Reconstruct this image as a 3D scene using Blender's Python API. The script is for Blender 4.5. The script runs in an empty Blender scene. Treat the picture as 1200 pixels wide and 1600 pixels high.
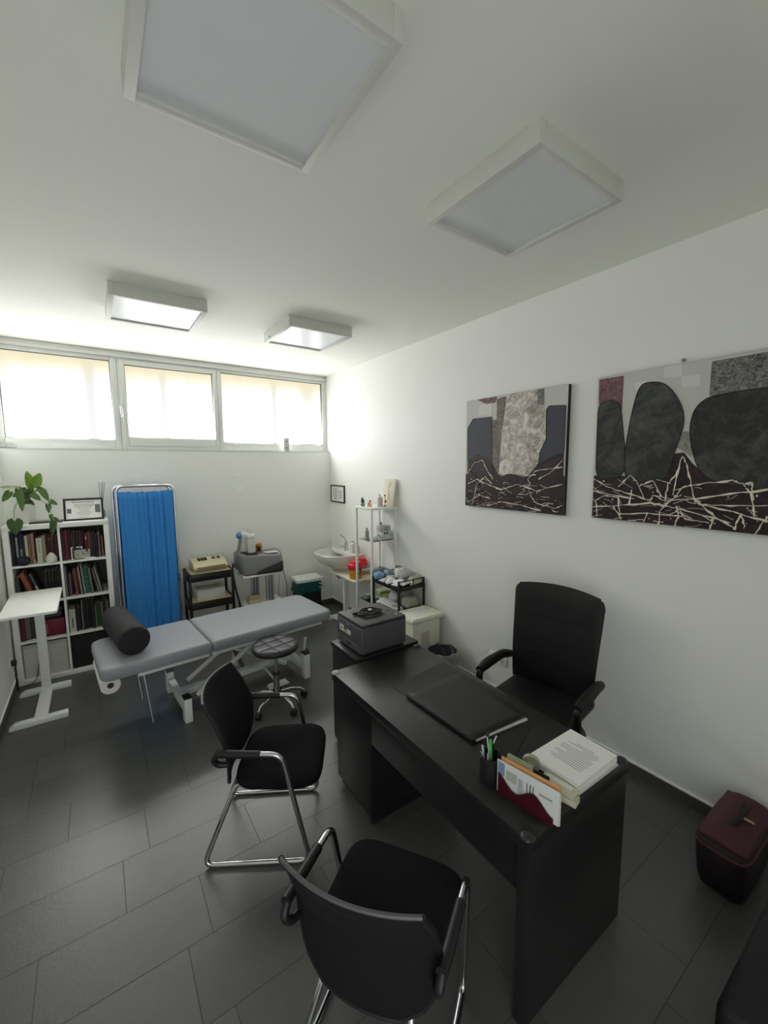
import bpy, bmesh, math, random
from mathutils import Vector, Matrix, Euler
PI = math.pi
R = math.radians
scene = bpy.context.scene
COL = scene.collection

# ------------------------------------------------------------------ camera, light, exposure
cam_d = bpy.data.cameras.new('camera')
cam_d.sensor_fit = 'HORIZONTAL'
cam_d.sensor_width = 36.0
cam_d.lens = 649.96 / 1200 * 36.0
cam_d.clip_start = 0.02
cam = bpy.data.objects.new('camera', cam_d)
COL.objects.link(cam)
_yaw, _pitch, _roll = R(34.7057), R(6.5983), R(-0.364)
_f = Vector((math.sin(_yaw) * math.cos(_pitch), math.cos(_yaw) * math.cos(_pitch), -math.sin(_pitch)))
_r = Vector((math.cos(_yaw), -math.sin(_yaw), 0))
_u = _r.cross(_f)
_r2 = _r * math.cos(_roll) + _u * math.sin(_roll)
_u2 = -_r * math.sin(_roll) + _u * math.cos(_roll)
_m = Matrix((_r2, _u2, -_f)).transposed().to_4x4()
_m.translation = Vector((-2.6887, -5.1831, 1.9711))
cam.matrix_world = _m
scene.camera = cam

world = bpy.data.worlds.new('world')
world.use_nodes = True
world.node_tree.nodes['Background'].inputs[0].default_value = (0.95, 0.97, 1.0, 1)
world.node_tree.nodes['Background'].inputs[1].default_value = 1.6  # fill light, reaching the room by the added rear doorway
scene.world = world
WINDOW_LIGHT = 13.0         # daylight through the frosted panes
scene.view_settings.view_transform = 'Standard'
scene.view_settings.look = 'None'
scene.view_settings.gamma = 1.0
scene.view_settings.use_curve_mapping = False
scene.view_settings.exposure = 0.86
scene.cycles.max_bounces = 16
scene.cycles.diffuse_bounces = 10
scene.cycles.glossy_bounces = 6
scene.cycles.transparent_max_bounces = 12

# ------------------------------------------------------------------ materials
def S(r, g, b):
    def c(v):
        v /= 255.0
        return v / 12.92 if v <= 0.04045 else ((v + 0.055) / 1.055) ** 2.4
    return (c(r), c(g), c(b), 1)

def mat(name, rgb, rough=0.5, metal=0.0, var=0.08, vscale=12.0, bump=0.0, bscale=200.0, spec=0.5, coat=0.0, island=0.0, trans=0.0, alpha=1.0, ior=1.45):
    m = bpy.data.materials.new(name)
    m.use_nodes = True
    nt = m.node_tree
    p = nt.nodes['Principled BSDF']
    p.inputs['Roughness'].default_value = rough
    p.inputs['Metallic'].default_value = metal
    p.inputs['Specular IOR Level'].default_value = spec
    p.inputs['Coat Weight'].default_value = coat
    p.inputs['Transmission Weight'].default_value = trans
    p.inputs['Alpha'].default_value = alpha
    p.inputs['IOR'].default_value = ior
    col = S(*rgb)
    tc = nt.nodes.new('ShaderNodeTexCoord')
    nz = nt.nodes.new('ShaderNodeTexNoise')
    nz.inputs['Scale'].default_value = vscale
    nz.inputs['Detail'].default_value = 4
    nt.links.new(tc.outputs['Object'], nz.inputs['Vector'])
    mr = nt.nodes.new('ShaderNodeMapRange')
    mr.inputs['To Min'].default_value = 1 - var
    mr.inputs['To Max'].default_value = 1 + var
    nt.links.new(nz.outputs['Fac'], mr.inputs['Value'])
    mul = nt.nodes.new('ShaderNodeVectorMath')
    mul.operation = 'SCALE'
    mul.inputs[0].default_value = col[:3]
    nt.links.new(mr.outputs['Result'], mul.inputs['Scale'])
    out = mul.outputs['Vector']
    if island:
        geo = nt.nodes.new('ShaderNodeNewGeometry')
        mr2 = nt.nodes.new('ShaderNodeMapRange')
        mr2.inputs['To Min'].default_value = 1 - island
        mr2.inputs['To Max'].default_value = 1 + island
        nt.links.new(geo.outputs['Random Per Island'], mr2.inputs['Value'])
        mul2 = nt.nodes.new('ShaderNodeVectorMath')
        mul2.operation = 'SCALE'
        nt.links.new(out, mul2.inputs[0])
        nt.links.new(mr2.outputs['Result'], mul2.inputs['Scale'])
        out = mul2.outputs['Vector']
    nt.links.new(out, p.inputs['Base Color'])
    if bump:
        n2 = nt.nodes.new('ShaderNodeTexNoise')
        n2.inputs['Scale'].default_value = bscale
        n2.inputs['Detail'].default_value = 3
        nt.links.new(tc.outputs['Object'], n2.inputs['Vector'])
        b = nt.nodes.new('ShaderNodeBump')
        b.inputs['Strength'].default_value = bump
        b.inputs['Distance'].default_value = 0.002
        nt.links.new(n2.outputs['Fac'], b.inputs['Height'])
        nt.links.new(b.outputs['Normal'], p.inputs['Normal'])
    return m

_cache = {}
def cm(rgb, rough=0.55, name=None, **k):
    """one shared material per colour"""
    key = (rgb, rough, tuple(sorted(k.items())))
    if key not in _cache:
        _cache[key] = mat(name or 'paint_%02x%02x%02x' % rgb, rgb, rough, **k)
    return _cache[key]

def glass(name, tint=(235, 245, 242), rough=0.03, mixf=0.12):
    m = bpy.data.materials.new(name)
    m.use_nodes = True
    nt = m.node_tree
    for n in list(nt.nodes):
        nt.nodes.remove(n)
    o = nt.nodes.new('ShaderNodeOutputMaterial')
    t = nt.nodes.new('ShaderNodeBsdfTransparent')
    t.inputs[0].default_value = S(*tint)
    g = nt.nodes.new('ShaderNodeBsdfGlossy')
    g.inputs['Roughness'].default_value = rough
    fr = nt.nodes.new('ShaderNodeFresnel')
    nz = nt.nodes.new('ShaderNodeTexNoise')
    nz.inputs['Scale'].default_value = 4
    mr = nt.nodes.new('ShaderNodeMapRange')
    mr.inputs['To Min'].default_value = 1.35
    mr.inputs['To Max'].default_value = 1.35 + mixf
    nt.links.new(nz.outputs['Fac'], mr.inputs['Value'])
    nt.links.new(mr.outputs['Result'], fr.inputs['IOR'])
    mx = nt.nodes.new('ShaderNodeMixShader')
    nt.links.new(fr.outputs[0], mx.inputs[0])
    nt.links.new(t.outputs[0], mx.inputs[1])
    nt.links.new(g.outputs[0], mx.inputs[2])
    nt.links.new(mx.outputs[0], o.inputs[0])
    return m

WALL = mat('white_wall_paint', (239, 240, 236), 0.6, var=0.015, vscale=3, bump=0.12, bscale=160)
CEIL = mat('white_ceiling_paint', (238, 239, 231), 0.8, var=0.015, vscale=3, bump=0.1, bscale=160)
TILE = mat('grey_slate_tile', (84, 85, 82), 0.32, var=0.12, vscale=9, bump=0.25, bscale=70, island=0.09, spec=0.8)
GROUT = mat('dark_grout', (62, 62, 60), 0.8)
SKIRT = mat('dark_skirting_tile', (84, 85, 82), 0.4, var=0.08)
WPLAST = mat('white_window_frame', (216, 218, 214), 0.35, var=0.01)
WHITE = mat('white_lacquer', (236, 237, 231), 0.45, var=0.02)
WMETAL = mat('white_powder_coat', (234, 236, 232), 0.4, var=0.02)
CHROME = mat('chrome', (205, 207, 208), 0.12, 1.0, var=0.02)
STEEL = mat('brushed_steel', (165, 166, 166), 0.3, 1.0, var=0.05)
BLACKWOOD = mat('black_brown_veneer', (31, 30, 30), 0.36, var=0.18, vscale=30, bump=0.06, bscale=120, spec=0.55)
BLACKFAB = mat('black_fabric', (22, 22, 24), 0.95, var=0.25, vscale=160, bump=0.5, bscale=500, spec=0.2)
BLACKPLAST = mat('black_plastic', (24, 24, 25), 0.45, var=0.08)
BLACKLEATHER = mat('black_leather', (20, 20, 20), 0.5, var=0.12, vscale=40, bump=0.3, bscale=260, spec=0.45)
DARKMETAL = mat('black_metal', (24, 24, 24), 0.5, var=0.1)
GREYVINYL = mat('grey_vinyl', (148, 151, 156), 0.42, var=0.05, vscale=60, bump=0.2, bscale=300)
PAPER = mat('white_paper', (236, 236, 232), 0.8, var=0.02)
INK = mat('printed_ink', (70, 70, 72), 0.8)
GREYINK = mat('grey_print', (150, 150, 152), 0.8)

# ------------------------------------------------------------------ mesh building
class MB:
    def __init__(s):
        s.bm = bmesh.new()
        s.mats = []
        s.M = Matrix.Identity(4)
    def mi(s, m):
        if m not in s.mats:
            s.mats.append(m)
        return s.mats.index(m)
    def add(s, verts, faces, m, bevel=0, seg=2, tf=None):
        t = s.M @ tf if tf is not None else s.M
        k = s.mi(m)
        vs = [s.bm.verts.new(t @ Vector(v)) for v in verts]
        fs = []
        for f in faces:
            try:
                q = s.bm.faces.new([vs[i] for i in f])
            except ValueError:
                continue
            q.material_index = k
            q.smooth = True
            fs.append(q)
        if bevel:
            bmesh.ops.recalc_face_normals(s.bm, faces=fs)
            es = list({e for f in fs for e in f.edges if len(e.link_faces) == 2 and e.calc_face_angle(0) > 0.45})
            r = bmesh.ops.bevel(s.bm, geom=es, offset=bevel, segments=seg, affect='EDGES', profile=0.5, clamp_overlap=True)
            for q in r['faces']:
                q.material_index = k
                q.smooth = True
        return s
    def box(s, c, d, m, rot=(0, 0, 0), bevel=0, seg=2):
        x, y, z = d[0] / 2, d[1] / 2, d[2] / 2
        v = [(-x, -y, -z), (x, -y, -z), (x, y, -z), (-x, y, -z), (-x, -y, z), (x, -y, z), (x, y, z), (-x, y, z)]
        f = [(0, 3, 2, 1), (4, 5, 6, 7), (0, 1, 5, 4), (1, 2, 6, 5), (2, 3, 7, 6), (3, 0, 4, 7)]
        return s.add(v, f, m, bevel, seg, Matrix.Translation(c) @ Euler(rot).to_matrix().to_4x4())
    def bb(s, x0, x1, y0, y1, z0, z1, m, bevel=0, seg=2):
        return s.box(((x0 + x1) / 2, (y0 + y1) / 2, (z0 + z1) / 2), (x1 - x0, y1 - y0, z1 - z0), m, bevel=bevel, seg=seg)
    def cyl(s, p0, p1, r, m, r1=None, seg=20, bevel=0, caps=True):
        p0, p1 = Vector(p0), Vector(p1)
        r1 = r if r1 is None else r1
        q = (p1 - p0).to_track_quat('Z', 'Y').to_matrix().to_4x4()
        L = (p1 - p0).length
        v, f = [], []
        for i in range(seg):
            a = 2 * PI * i / seg
            v.append((r * math.cos(a), r * math.sin(a), 0))
            v.append((r1 * math.cos(a), r1 * math.sin(a), L))
        for i in range(seg):
            j = (i + 1) % seg
            f.append((2 * i, 2 * j, 2 * j + 1, 2 * i + 1))
        if caps:
            f.append([2 * i for i in range(seg)][::-1])
            f.append([2 * i + 1 for i in range(seg)])
        return s.add(v, f, m, bevel, 2, Matrix.Translation(p0) @ q)
    def lathe(s, prof, m, c=(0, 0, 0), seg=28, sx=1, sy=1, rot=(0, 0, 0)):
        v, f = [], []
        n = len(prof)
        for i in range(seg):
            a = 2 * PI * i / seg
            for r, z in prof:
                v.append((max(r, 1e-4) * math.cos(a) * sx, max(r, 1e-4) * math.sin(a) * sy, z))
        for i in range(seg):
            j = (i + 1) % seg
            for k in range(n - 1):
                f.append((i * n + k, j * n + k, j * n + k + 1, i * n + k + 1))
        f.append([i * n for i in range(seg)][::-1])
        f.append([i * n + n - 1 for i in range(seg)])
        return s.add(v, f, m, tf=Matrix.Translation(c) @ Euler(rot).to_matrix().to_4x4())
    def ball(s, c, r, m, seg=20):
        r = (r, r, r) if not hasattr(r, '__len__') else r
        n = seg // 2
        pr = [(math.sin(PI * i / n), -math.cos(PI * i / n)) for i in range(n + 1)]
        v, f = [], []
        for i in range(seg):
            a = 2 * PI * i / seg
            for q, z in pr[1:-1]:
                v.append((q * math.cos(a) * r[0], q * math.sin(a) * r[1], z * r[2]))
        k = n - 1
        b, t = len(v), len(v) + 1
        v += [(0, 0, -r[2]), (0, 0, r[2])]
        for i in range(seg):
            j = (i + 1) % seg
            for w in range(k - 1):
                f.append((i * k + w, j * k + w, j * k + w + 1, i * k + w + 1))
            f.append((b, j * k, i * k))
            f.append((i * k + k - 1, j * k + k - 1, t))
        return s.add(v, f, m, tf=Matrix.Translation(c))
    def tube(s, pts, r, m, fil=0.0, seg=10, closed=False, sub=6, caps=True):
        P = [Vector(p) for p in pts]
        n = len(P)
        if fil:
            out, rr = [], []
            rl = r if hasattr(r, '__len__') else [r] * n
            for i, p in enumerate(P):
                if not closed and i in (0, n - 1):
                    out.append(p)
                    rr.append(rl[i])
                    continue
                a, b = P[i - 1] - p, P[(i + 1) % n] - p
                la, lb = a.length, b.length
                d = min(fil, la * 0.48, lb * 0.48)
                p0, p1 = p + a / la * d, p + b / lb * d
                for t in range(sub + 1):
                    t /= sub
                    out.append(p0 * (1 - t) ** 2 + p * 2 * t * (1 - t) + p1 * t ** 2)
                    rr.append(rl[i])
            P, r = out, rr
        n = len(P)
        T = []
        for i in range(n):
            a = P[i - 1] if (i > 0 or closed) else P[i]
            b = P[(i + 1) % n] if (i < n - 1 or closed) else P[i]
            T.append((b - a).normalized())
        up = Vector((0, 0, 1)) if abs(T[0].z) < 0.9 else Vector((1, 0, 0))
        N = (up - T[0] * up.dot(T[0])).normalized()
        v, f = [], []
        for i in range(n):
            N = (N - T[i] * N.dot(T[i])).normalized()
            B = T[i].cross(N)
            ri = r[i] if hasattr(r, '__len__') else r
            for k in range(seg):
                a = 2 * PI * k / seg
                v.append(P[i] + (N * math.cos(a) + B * math.sin(a)) * ri)
        for i in range(n if closed else n - 1):
            j = (i + 1) % n
            for k in range(seg):
                l = (k + 1) % seg
                f.append((i * seg + k, i * seg + l, j * seg + l, j * seg + k))
        if caps and not closed:
            f.append(list(range(seg))[::-1])
            f.append([(n - 1) * seg + k for k in range(seg)])
        return s.add(v, f, m)
    def prism(s, poly, axis, a, b, m, bevel=0, seg=2):
        """polygon in the two other axes, extruded along axis from a to b"""
        n = len(poly)
        def pt(p, h):
            return {'x': (h, p[0], p[1]), 'y': (p[0], h, p[1]), 'z': (p[0], p[1], h)}[axis]
        v = [pt(p, a) for p in poly] + [pt(p, b) for p in poly]
        f = [list(range(n))[::-1], [n + i for i in range(n)]] + [(i, (i + 1) % n, n + (i + 1) % n, n + i) for i in range(n)]
        return s.add(v, f, m, bevel, seg)
    def surf(s, fn, nu, nv, m, closeu=False):
        v = [fn(i / (nu if closeu else nu - 1), j / (nv - 1)) for i in range(nu) for j in range(nv)]
        f = []
        for i in range(nu if closeu else nu - 1):
            k = (i + 1) % nu
            for j in range(nv - 1):
                f.append((i * nv + j, k * nv + j, k * nv + j + 1, i * nv + j + 1))
        return s.add(v, f, m)
    def poly(s, pts, m):
        return s.add(pts, [list(range(len(pts)))], m)
    def build(s, name, parent=None, loc=None, rot=None, solid=0, sub=0, angle=38, keepn=False):
        if not keepn:
            bmesh.ops.recalc_face_normals(s.bm, faces=s.bm.faces)
        me = bpy.data.meshes.new(name)
        s.bm.to_mesh(me)
        s.bm.free()
        for m in s.mats:
            me.materials.append(m)
        try:
            me.set_sharp_from_angle(angle=R(angle))
        except Exception:
            pass
        o = bpy.data.objects.new(name, me)
        COL.objects.link(o)
        if parent is not None:
            o.parent = parent
        if loc is not None:
            o.location = loc
        if rot is not None:
            o.rotation_euler = rot
        if solid:
            md = o.modifiers.new('thickness', 'SOLIDIFY')
            md.thickness = solid
            md.offset = 0
        if sub:
            md = o.modifiers.new('smooth', 'SUBSURF')
            md.levels = md.render_levels = sub
        return o

def tag(o, label=None, cat=None, group=None, kind=None):
    if label: o['label'] = label
    if cat: o['category'] = cat
    if group: o['group'] = group
    if kind: o['kind'] = kind
    return o

def thing(name, label, cat, loc=(0, 0, 0), rz=0.0, group=None):
    o = bpy.data.objects.new(name, None)
    o.empty_display_size = 0.1
    COL.objects.link(o)
    o.location = loc
    o.rotation_euler = (0, 0, rz)
    return tag(o, label, cat, group)

def struct(o, label=None):
    return tag(o, label, kind='structure')

def copy_tree(o, parent=None):
    c = o.copy()
    COL.objects.link(c)
    if parent is not None:
        c.parent = parent
    for ch in list(o.children):
        copy_tree(ch, c)
    return c
# ------------------------------------------------------------------ the room shell
X0, X1, Y0, Y1, H = -3.40, 0.0, -5.75, 0.0, 3.154
rnd = random.Random(4)
# floor: every tile is a face island set in grout
b = MB()
b.bb(X0 - 0.1, X1 + 0.1, Y0 - 0.1, Y1 + 0.3, -0.12, -0.0012, GROUT)
YT = -2.5896
offs = {-1: -2.9395, 0: -2.5894, 1: -2.708, 2: -3.0104, 3: -2.5091}
for i in range(-9, 11):
    ya, yb = YT - 0.3 * (i + 1) + 0.0012, YT - 0.3 * i - 0.0012
    ya, yb = max(ya, Y0), min(yb, Y1)
    if yb - ya < 0.01:
        continue
    ox = offs.get(i, -2.6 + rnd.choice([0.06, 0.2, 0.3, 0.41, 0.49]))
    for k in range(-3, 7):
        xa, xb = ox + 0.6 * k + 0.0012, ox + 0.6 * (k + 1) - 0.0012
        xa, xb = max(xa, X0), min(xb, X1)
        if xb - xa < 0.01:
            continue
        b.poly([(xa, ya, 0), (xb, ya, 0), (xb, yb, 0), (xa, yb, 0)], TILE)
struct(b.build('floor'), 'dark grey rectangular floor tiles in staggered rows')

b = MB(); b.bb(X0 - 0.1, X1 + 0.1, Y0 - 0.1, Y1 + 0.3, H, H + 0.12, CEIL); struct(b.build('ceiling'))
b = MB(); b.bb(X1, X1 + 0.12, Y0 - 0.1, Y1 + 0.3, 0, H, WALL); struct(b.build('wall_right'))
b = MB(); b.bb(X0 - 0.12, X0, Y0 - 0.1, Y1 + 0.3, 0, H, WALL); struct(b.build('wall_left'))
# unseen rear wall; its open doorway is added to let in fill light
b = MB(); b.bb(X0, -3.30, Y0 - 0.1, Y0, 0, H, WALL); b.bb(-3.30, -2.30, Y0 - 0.1, Y0, 2.12, H, WALL); b.bb(-2.30, X1, Y0 - 0.1, Y0, 0, H, WALL); struct(b.build('wall_rear'))
SILL = 2.133
b = MB()
b.bb(X0, X1, Y1, Y1 + 0.3, 0, SILL, WALL)
PATCH = mat('bare_white_filler', (250, 250, 248), 0.8, var=0.03)
def patch(cx, cz, w, h, seed, n=14):
    r_ = random.Random(seed)
    pts = []
    for i in range(n):
        a = 2 * PI * i / n
        q = r_.uniform(0.55, 1.0)
        pts.append((cx + math.cos(a) * w * q, -0.0012, cz + math.sin(a) * h * q))
    b.add(pts + [(p[0], 0.0005, p[2]) for p in pts], [list(range(n))] + [(i, (i + 1) % n, n + (i + 1) % n, n + i) for i in range(n)], PATCH)
patch(-1.245, 1.852, 0.026, 0.022, 1)
patch(-1.225, 1.905, 0.008, 0.006, 2, 8)
patch(-1.275, 1.905, 0.006, 0.006, 3, 8)
patch(-1.293, 1.868, 0.007, 0.016, 5, 8)
patch(-1.24, 1.685, 0.026, 0.028, 6)
patch(-1.21, 1.70, 0.028, 0.010, 7)
struct(b.build('wall_back'))
for nm, bx in (('baseboard_right', (-0.010, -0.0002, Y0, 0)), ('baseboard_back', (X0 + 0.011, -0.011, -0.010, -0.0002)), ('baseboard_left', (X0 + 0.0002, X0 + 0.010, Y0, 0))):
    b = MB()
    b.bb(bx[0], bx[1], bx[2], bx[3], 0.0002, 0.07, SKIRT)
    b.bb(bx[0], bx[1], bx[2], bx[3], 0.07, 0.08, PATCH)
    struct(b.build(nm))

# ------------------------------------------------------------------ ribbon window under the ceiling
def pane_mat(name, w, h, bars, cream):
    """frosted film with daylight painted as emission, dimmer bars for the posts outside"""
    m = bpy.data.materials.new(name)
    m.use_nodes = True
    nt = m.node_tree
    for n in list(nt.nodes):
        nt.nodes.remove(n)
    L = nt.links.new
    def math_(op, a, bb, clamp=False):
        n = nt.nodes.new('ShaderNodeMath'); n.operation = op; n.use_clamp = clamp
        for k, v in ((0, a), (1, bb)):
            if isinstance(v, (int, float)): n.inputs[k].default_value = v
            else: L(v, n.inputs[k])
        return n.outputs[0]
    def smooth(v, a, c):
        n = nt.nodes.new('ShaderNodeMapRange'); n.interpolation_type = 'SMOOTHSTEP'
        L(v, n.inputs['Value']); n.inputs['From Min'].default_value = a; n.inputs['From Max'].default_value = c
        return n.outputs['Result']
    tc = nt.nodes.new('ShaderNodeTexCoord')
    sp = nt.nodes.new('ShaderNodeSeparateXYZ'); L(tc.outputs['Object'], sp.inputs[0])
    x, z = sp.outputs['X'], sp.outputs['Z']
    nz = nt.nodes.new('ShaderNodeTexNoise'); nz.inputs['Scale'].default_value = 3.0
    L(tc.outputs['Object'], nz.inputs['Vector'])
    wob = math_('MULTIPLY', math_('SUBTRACT', nz.outputs['Fac'], 0.5), 0.12)
    top = smooth(math_('ADD', z, wob), h + 0.02, h - cream)
    left = smooth(math_('ADD', x, wob), -0.06, 0.16)
    fac = math_('MULTIPLY', top, left)
    for bx, bw, depth in bars:
        d = math_('ABSOLUTE', math_('SUBTRACT', x, bx), 0)
        k = smooth(d, bw * 0.25, bw)
        k = math_('ADD', math_('MULTIPLY', k, depth), 1 - depth)
        fac = math_('MULTIPLY', fac, k)
    ramp = nt.nodes.new('ShaderNodeMix'); ramp.data_type = 'RGBA'
    L(smooth(math_('ADD', z, wob), h + 0.03, h - cream * 0.45), ramp.inputs['Factor'])
    ramp.inputs[6].default_value = (1.0, 0.92, 0.64, 1)
    ramp.inputs[7].default_value = (1.0, 1.0, 1.0, 1)
    # painted daylight: dim at the upper edge, brightest low down to spare the ceiling
    e = math_('POWER', WINDOW_LIGHT / 0.5, fac)
    e = math_('MULTIPLY', e, 0.5)
    em = nt.nodes.new('ShaderNodeEmission')
    L(ramp.outputs[2], em.inputs['Color']); L(e, em.inputs['Strength'])
    o = nt.nodes.new('ShaderNodeOutputMaterial'); L(em.outputs[0], o.inputs[0])
    return m

GASKET = mat('grey_gasket', (120, 122, 120), 0.6)
def window(n, x0, x1, gx0, gx1, gz0, gz1, bars, cream, sash):
    z0, z1 = SILL + 0.004, 3.095
    root = thing('window_%d' % n, None, None, (gx0, 0.125, gz0))
    struct(root, ['frosted fixed window, left of the three', 'frosted tilt window with handle, middle of the three', 'frosted fixed window, right of the three'][n - 1])
    w, h = gx1 - gx0, gz1 - gz0
    b = MB()
    b.add([(0, 0, 0), (w, 0, 0), (w, 0, h), (0, 0, h)], [(0, 1, 2, 3)], pane_mat('frosted_daylight_pane', w, h, bars, cream))
    b.build('pane', root, keepn=True)
    b = MB()
    L_, R_, B_, T_ = x0 - gx0, x1 - gx0, z0 - gz0, z1 - gz0
    def ring(l, r, bo, t, l2, r2, b2, t2, ya, yb, m, bv=0.004):
        b.bb(l, l2, ya, yb, bo, t, m, bv)
        b.bb(r2, r, ya, yb, bo, t, m, bv)
        b.bb(l2, r2, ya, yb, bo, b2, m, bv)
        b.bb(l2, r2, ya, yb, t2, t, m, bv)
    if sash:
        ring(L_, R_, B_, T_, L_ + 0.025, R_ - 0.025, B_ + 0.05, T_ - 0.03, -0.045, 0.03, WPLAST)
        ring(L_ + 0.02, R_ - 0.02, B_ + 0.045, T_ - 0.022, 0, w, 0, h, -0.062, 0.02, WPLAST, 0.007)
    else:
        ring(L_, R_, B_, T_, 0, w, 0, h, -0.045, 0.03, WPLAST, 0.006)
    ring(-0.001, w + 0.001, -0.001, h + 0.001, 0.006, w - 0.006, 0.006, h - 0.006, -0.03, -0.004, GASKET, 0)
    b.build('frame', root)
    if sash:
        b = MB()
        b.box((-0.055, -0.066, 0.30), (0.028, 0.012, 0.07), WPLAST, bevel=0.004)
        b.tube([(-0.055, -0.07, 0.315), (-0.055, -0.10, 0.315), (-0.052, -0.105, 0.20)], 0.009, CHROME, fil=0.02)
        b.build('window_handle', root)
window(1, X0 + 0.001, -2.421, -3.354, -2.482, 2.24, 3.052, [(0.69, 0.085, 0.98)], 0.80, False)
window(2, -2.419, -1.427, -2.355, -1.475, 2.272, 3.028, [(0.36, 0.06, 0.97), (0.62, 0.03, 0.5)], 0.76, True)
window(3, -1.425, X1 - 0.001, -1.383, -0.063, 2.238, 3.058, [(0.66, 0.055, 0.98), (1.12, 0.16, 0.85)], 0.82, False)
b = MB()
b.bb(X0 + 0.002, X1 - 0.002, 0.065, 0.16, 3.097, H - 0.002, WPLAST, 0.004)
b.bb(X0 + 0.002, X1 - 0.002, 0.05, 0.066, 3.09, 3.118, WPLAST, 0.003)
struct(b.build('trim_1'), 'white head trim above the windows')
b = MB()
b.bb(X0 + 0.002, X1 - 0.002, -0.004, 0.0795, SILL, SILL + 0.004, WPLAST)
struct(b.build('trim_2'), 'white window sill')
b = MB(); b.bb(X0 - 0.1, X1 + 0.1, 0.27, 0.3, SILL, H, WALL); struct(b.build('trim_3'), 'outer face behind the window frames')

# ------------------------------------------------------------------ ceiling panels (switched off)
LAMPBODY = mat('white_lamp_housing', (214, 215, 208), 0.5, var=0.01)
DIFF = mat('lamp_diffuser', (224, 226, 227), 0.3, var=0.012, vscale=5, spec=0.7)
def ceiling_panel(x0, x1, y0, y1, label):
    cx, cy, w, d, h = (x0 + x1) / 2, (y0 + y1) / 2, x1 - x0, y1 - y0, 0.083
    t = thing('ceiling_lamp', label, 'lamp', (cx, cy, H - h), 0, 'square ceiling lamps')
    b = MB()
    f = 0.032
    W, D = w / 2, d / 2
    b.bb(-W, -W + f, -D, D, 0, h - 0.0005, LAMPBODY, 0.002)
    b.bb(W - f, W, -D, D, 0, h - 0.0005, LAMPBODY, 0.002)
    b.bb(-W + f, W - f, -D, -D + f, 0, h - 0.0005, LAMPBODY, 0.002)
    b.bb(-W + f, W - f, D - f, D, 0, h - 0.0005, LAMPBODY, 0.002)
    b.bb(-W + f, W - f, -D + f, D - f, 0.03, h - 0.0005, LAMPBODY)
    b.build('housing', t)
    b = MB(); b.bb(-W + f + 0.001, W - f - 0.001, -D + f + 0.001, D - f - 0.001, 0.011, 0.017, DIFF); b.build('diffuser', t)
    return t
ceiling_panel(-2.538, -1.936, -4.203, -3.600, 'large looking square ceiling lamp nearest the camera, cut by the top edge')
ceiling_panel(-1.345, -0.765, -4.201, -3.609, 'square ceiling lamp close to the wall with the paintings')
ceiling_panel(-2.535, -1.930, -1.860, -1.272, 'square ceiling lamp in front of the left and middle windows')
tl = ceiling_panel(-1.335, -0.755, -1.920, -1.330, 'square ceiling lamp with a green indicator, in front of the right window')
GREEN = bpy.data.materials.new('green_indicator'); GREEN.use_nodes = True
GREEN.node_tree.nodes['Principled BSDF'].inputs['Base Color'].default_value = (0.05, 0.6, 0.3, 1)
GREEN.node_tree.nodes['Principled BSDF'].inputs['Emission Color'].default_value = (0.1, 1, 0.5, 1)
GREEN.node_tree.nodes['Principled BSDF'].inputs['Emission Strength'].default_value = 1.2
b = MB(); b.box((-0.297, 0.16, 0.02), (0.014, 0.02, 0.02), LAMPBODY, bevel=0.003); b.ball((-0.306, 0.16, 0.02), 0.006, GREEN)
b.build('indicator_light', tl)
# ------------------------------------------------------------------ desk
DX0, DX1, DY0, DY1, DZ = -1.600, -0.935, -4.440, -3.045, 0.73
t = thing('desk', 'black brown office desk with side cabinet and full end panel in the foreground', 'desk', ((DX0 + DX1) / 2, (DY0 + DY1) / 2, 0))
hx, hy = (DX1 - DX0) / 2, (DY1 - DY0) / 2
b = MB(); b.bb(-hx, hx, -hy, hy, DZ - 0.05, DZ, BLACKWOOD, 0.003); b.build('desktop', t)
b = MB(); b.bb(-hx + 0.004, hx - 0.004, -hy + 0.002, -hy + 0.05, 0, DZ - 0.0505, BLACKWOOD, 0.002); b.build('end_panel', t)
b = MB()
b.bb(-hx + 0.03, hx - 0.004, hy - 0.39, hy - 0.002, 0.05, DZ - 0.0505, BLACKWOOD, 0.002)
b.bb(-hx + 0.05, hx - 0.03, hy - 0.37, hy - 0.02, 0.0, 0.055, BLACKWOOD)
b.bb(-hx + 0.03, hx - 0.004, hy - 0.39, hy - 0.365, 0.0, 0.055, BLACKWOOD)
b.build('cabinet', t)
b = MB(); b.bb(-hx + 0.030, -hx + 0.048, -hy + 0.051, hy - 0.391, 0.475, DZ - 0.058, BLACKWOOD, 0.002); b.build('modesty_panel', t)
b = MB(); b.bb(hx - 0.003, hx + 0.012, hy - 0.385, hy - 0.012, 0.07, DZ - 0.06, BLACKWOOD, 0.003)
o = b.build('cabinet_door', t)
b = MB(); b.cyl((hx + 0.0121, hy - 0.33, 0.45), (hx + 0.03, hy - 0.33, 0.45), 0.012, STEEL); b.build('knob', o)
PROT = mat('clear_grey_plastic', (176, 178, 178), 0.3, var=0.05)
PROTD = mat('smoked_plastic', (44, 44, 44), 0.3, var=0.05)
for sx, sy, m in ((-1, 1, PROT), (1, 1, PROTD), (1, -1, PROTD), (-1, -1, PROTD)):
    b = MB()
    b.ball((sx * (hx - 0.020), sy * (hy - 0.022), DZ - 0.003), (0.027, 0.025, 0.013), m, 16)
    o = b.build('corner_guard', t)
    if m is PROT: o['label'] = 'pale translucent corner guard'

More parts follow.
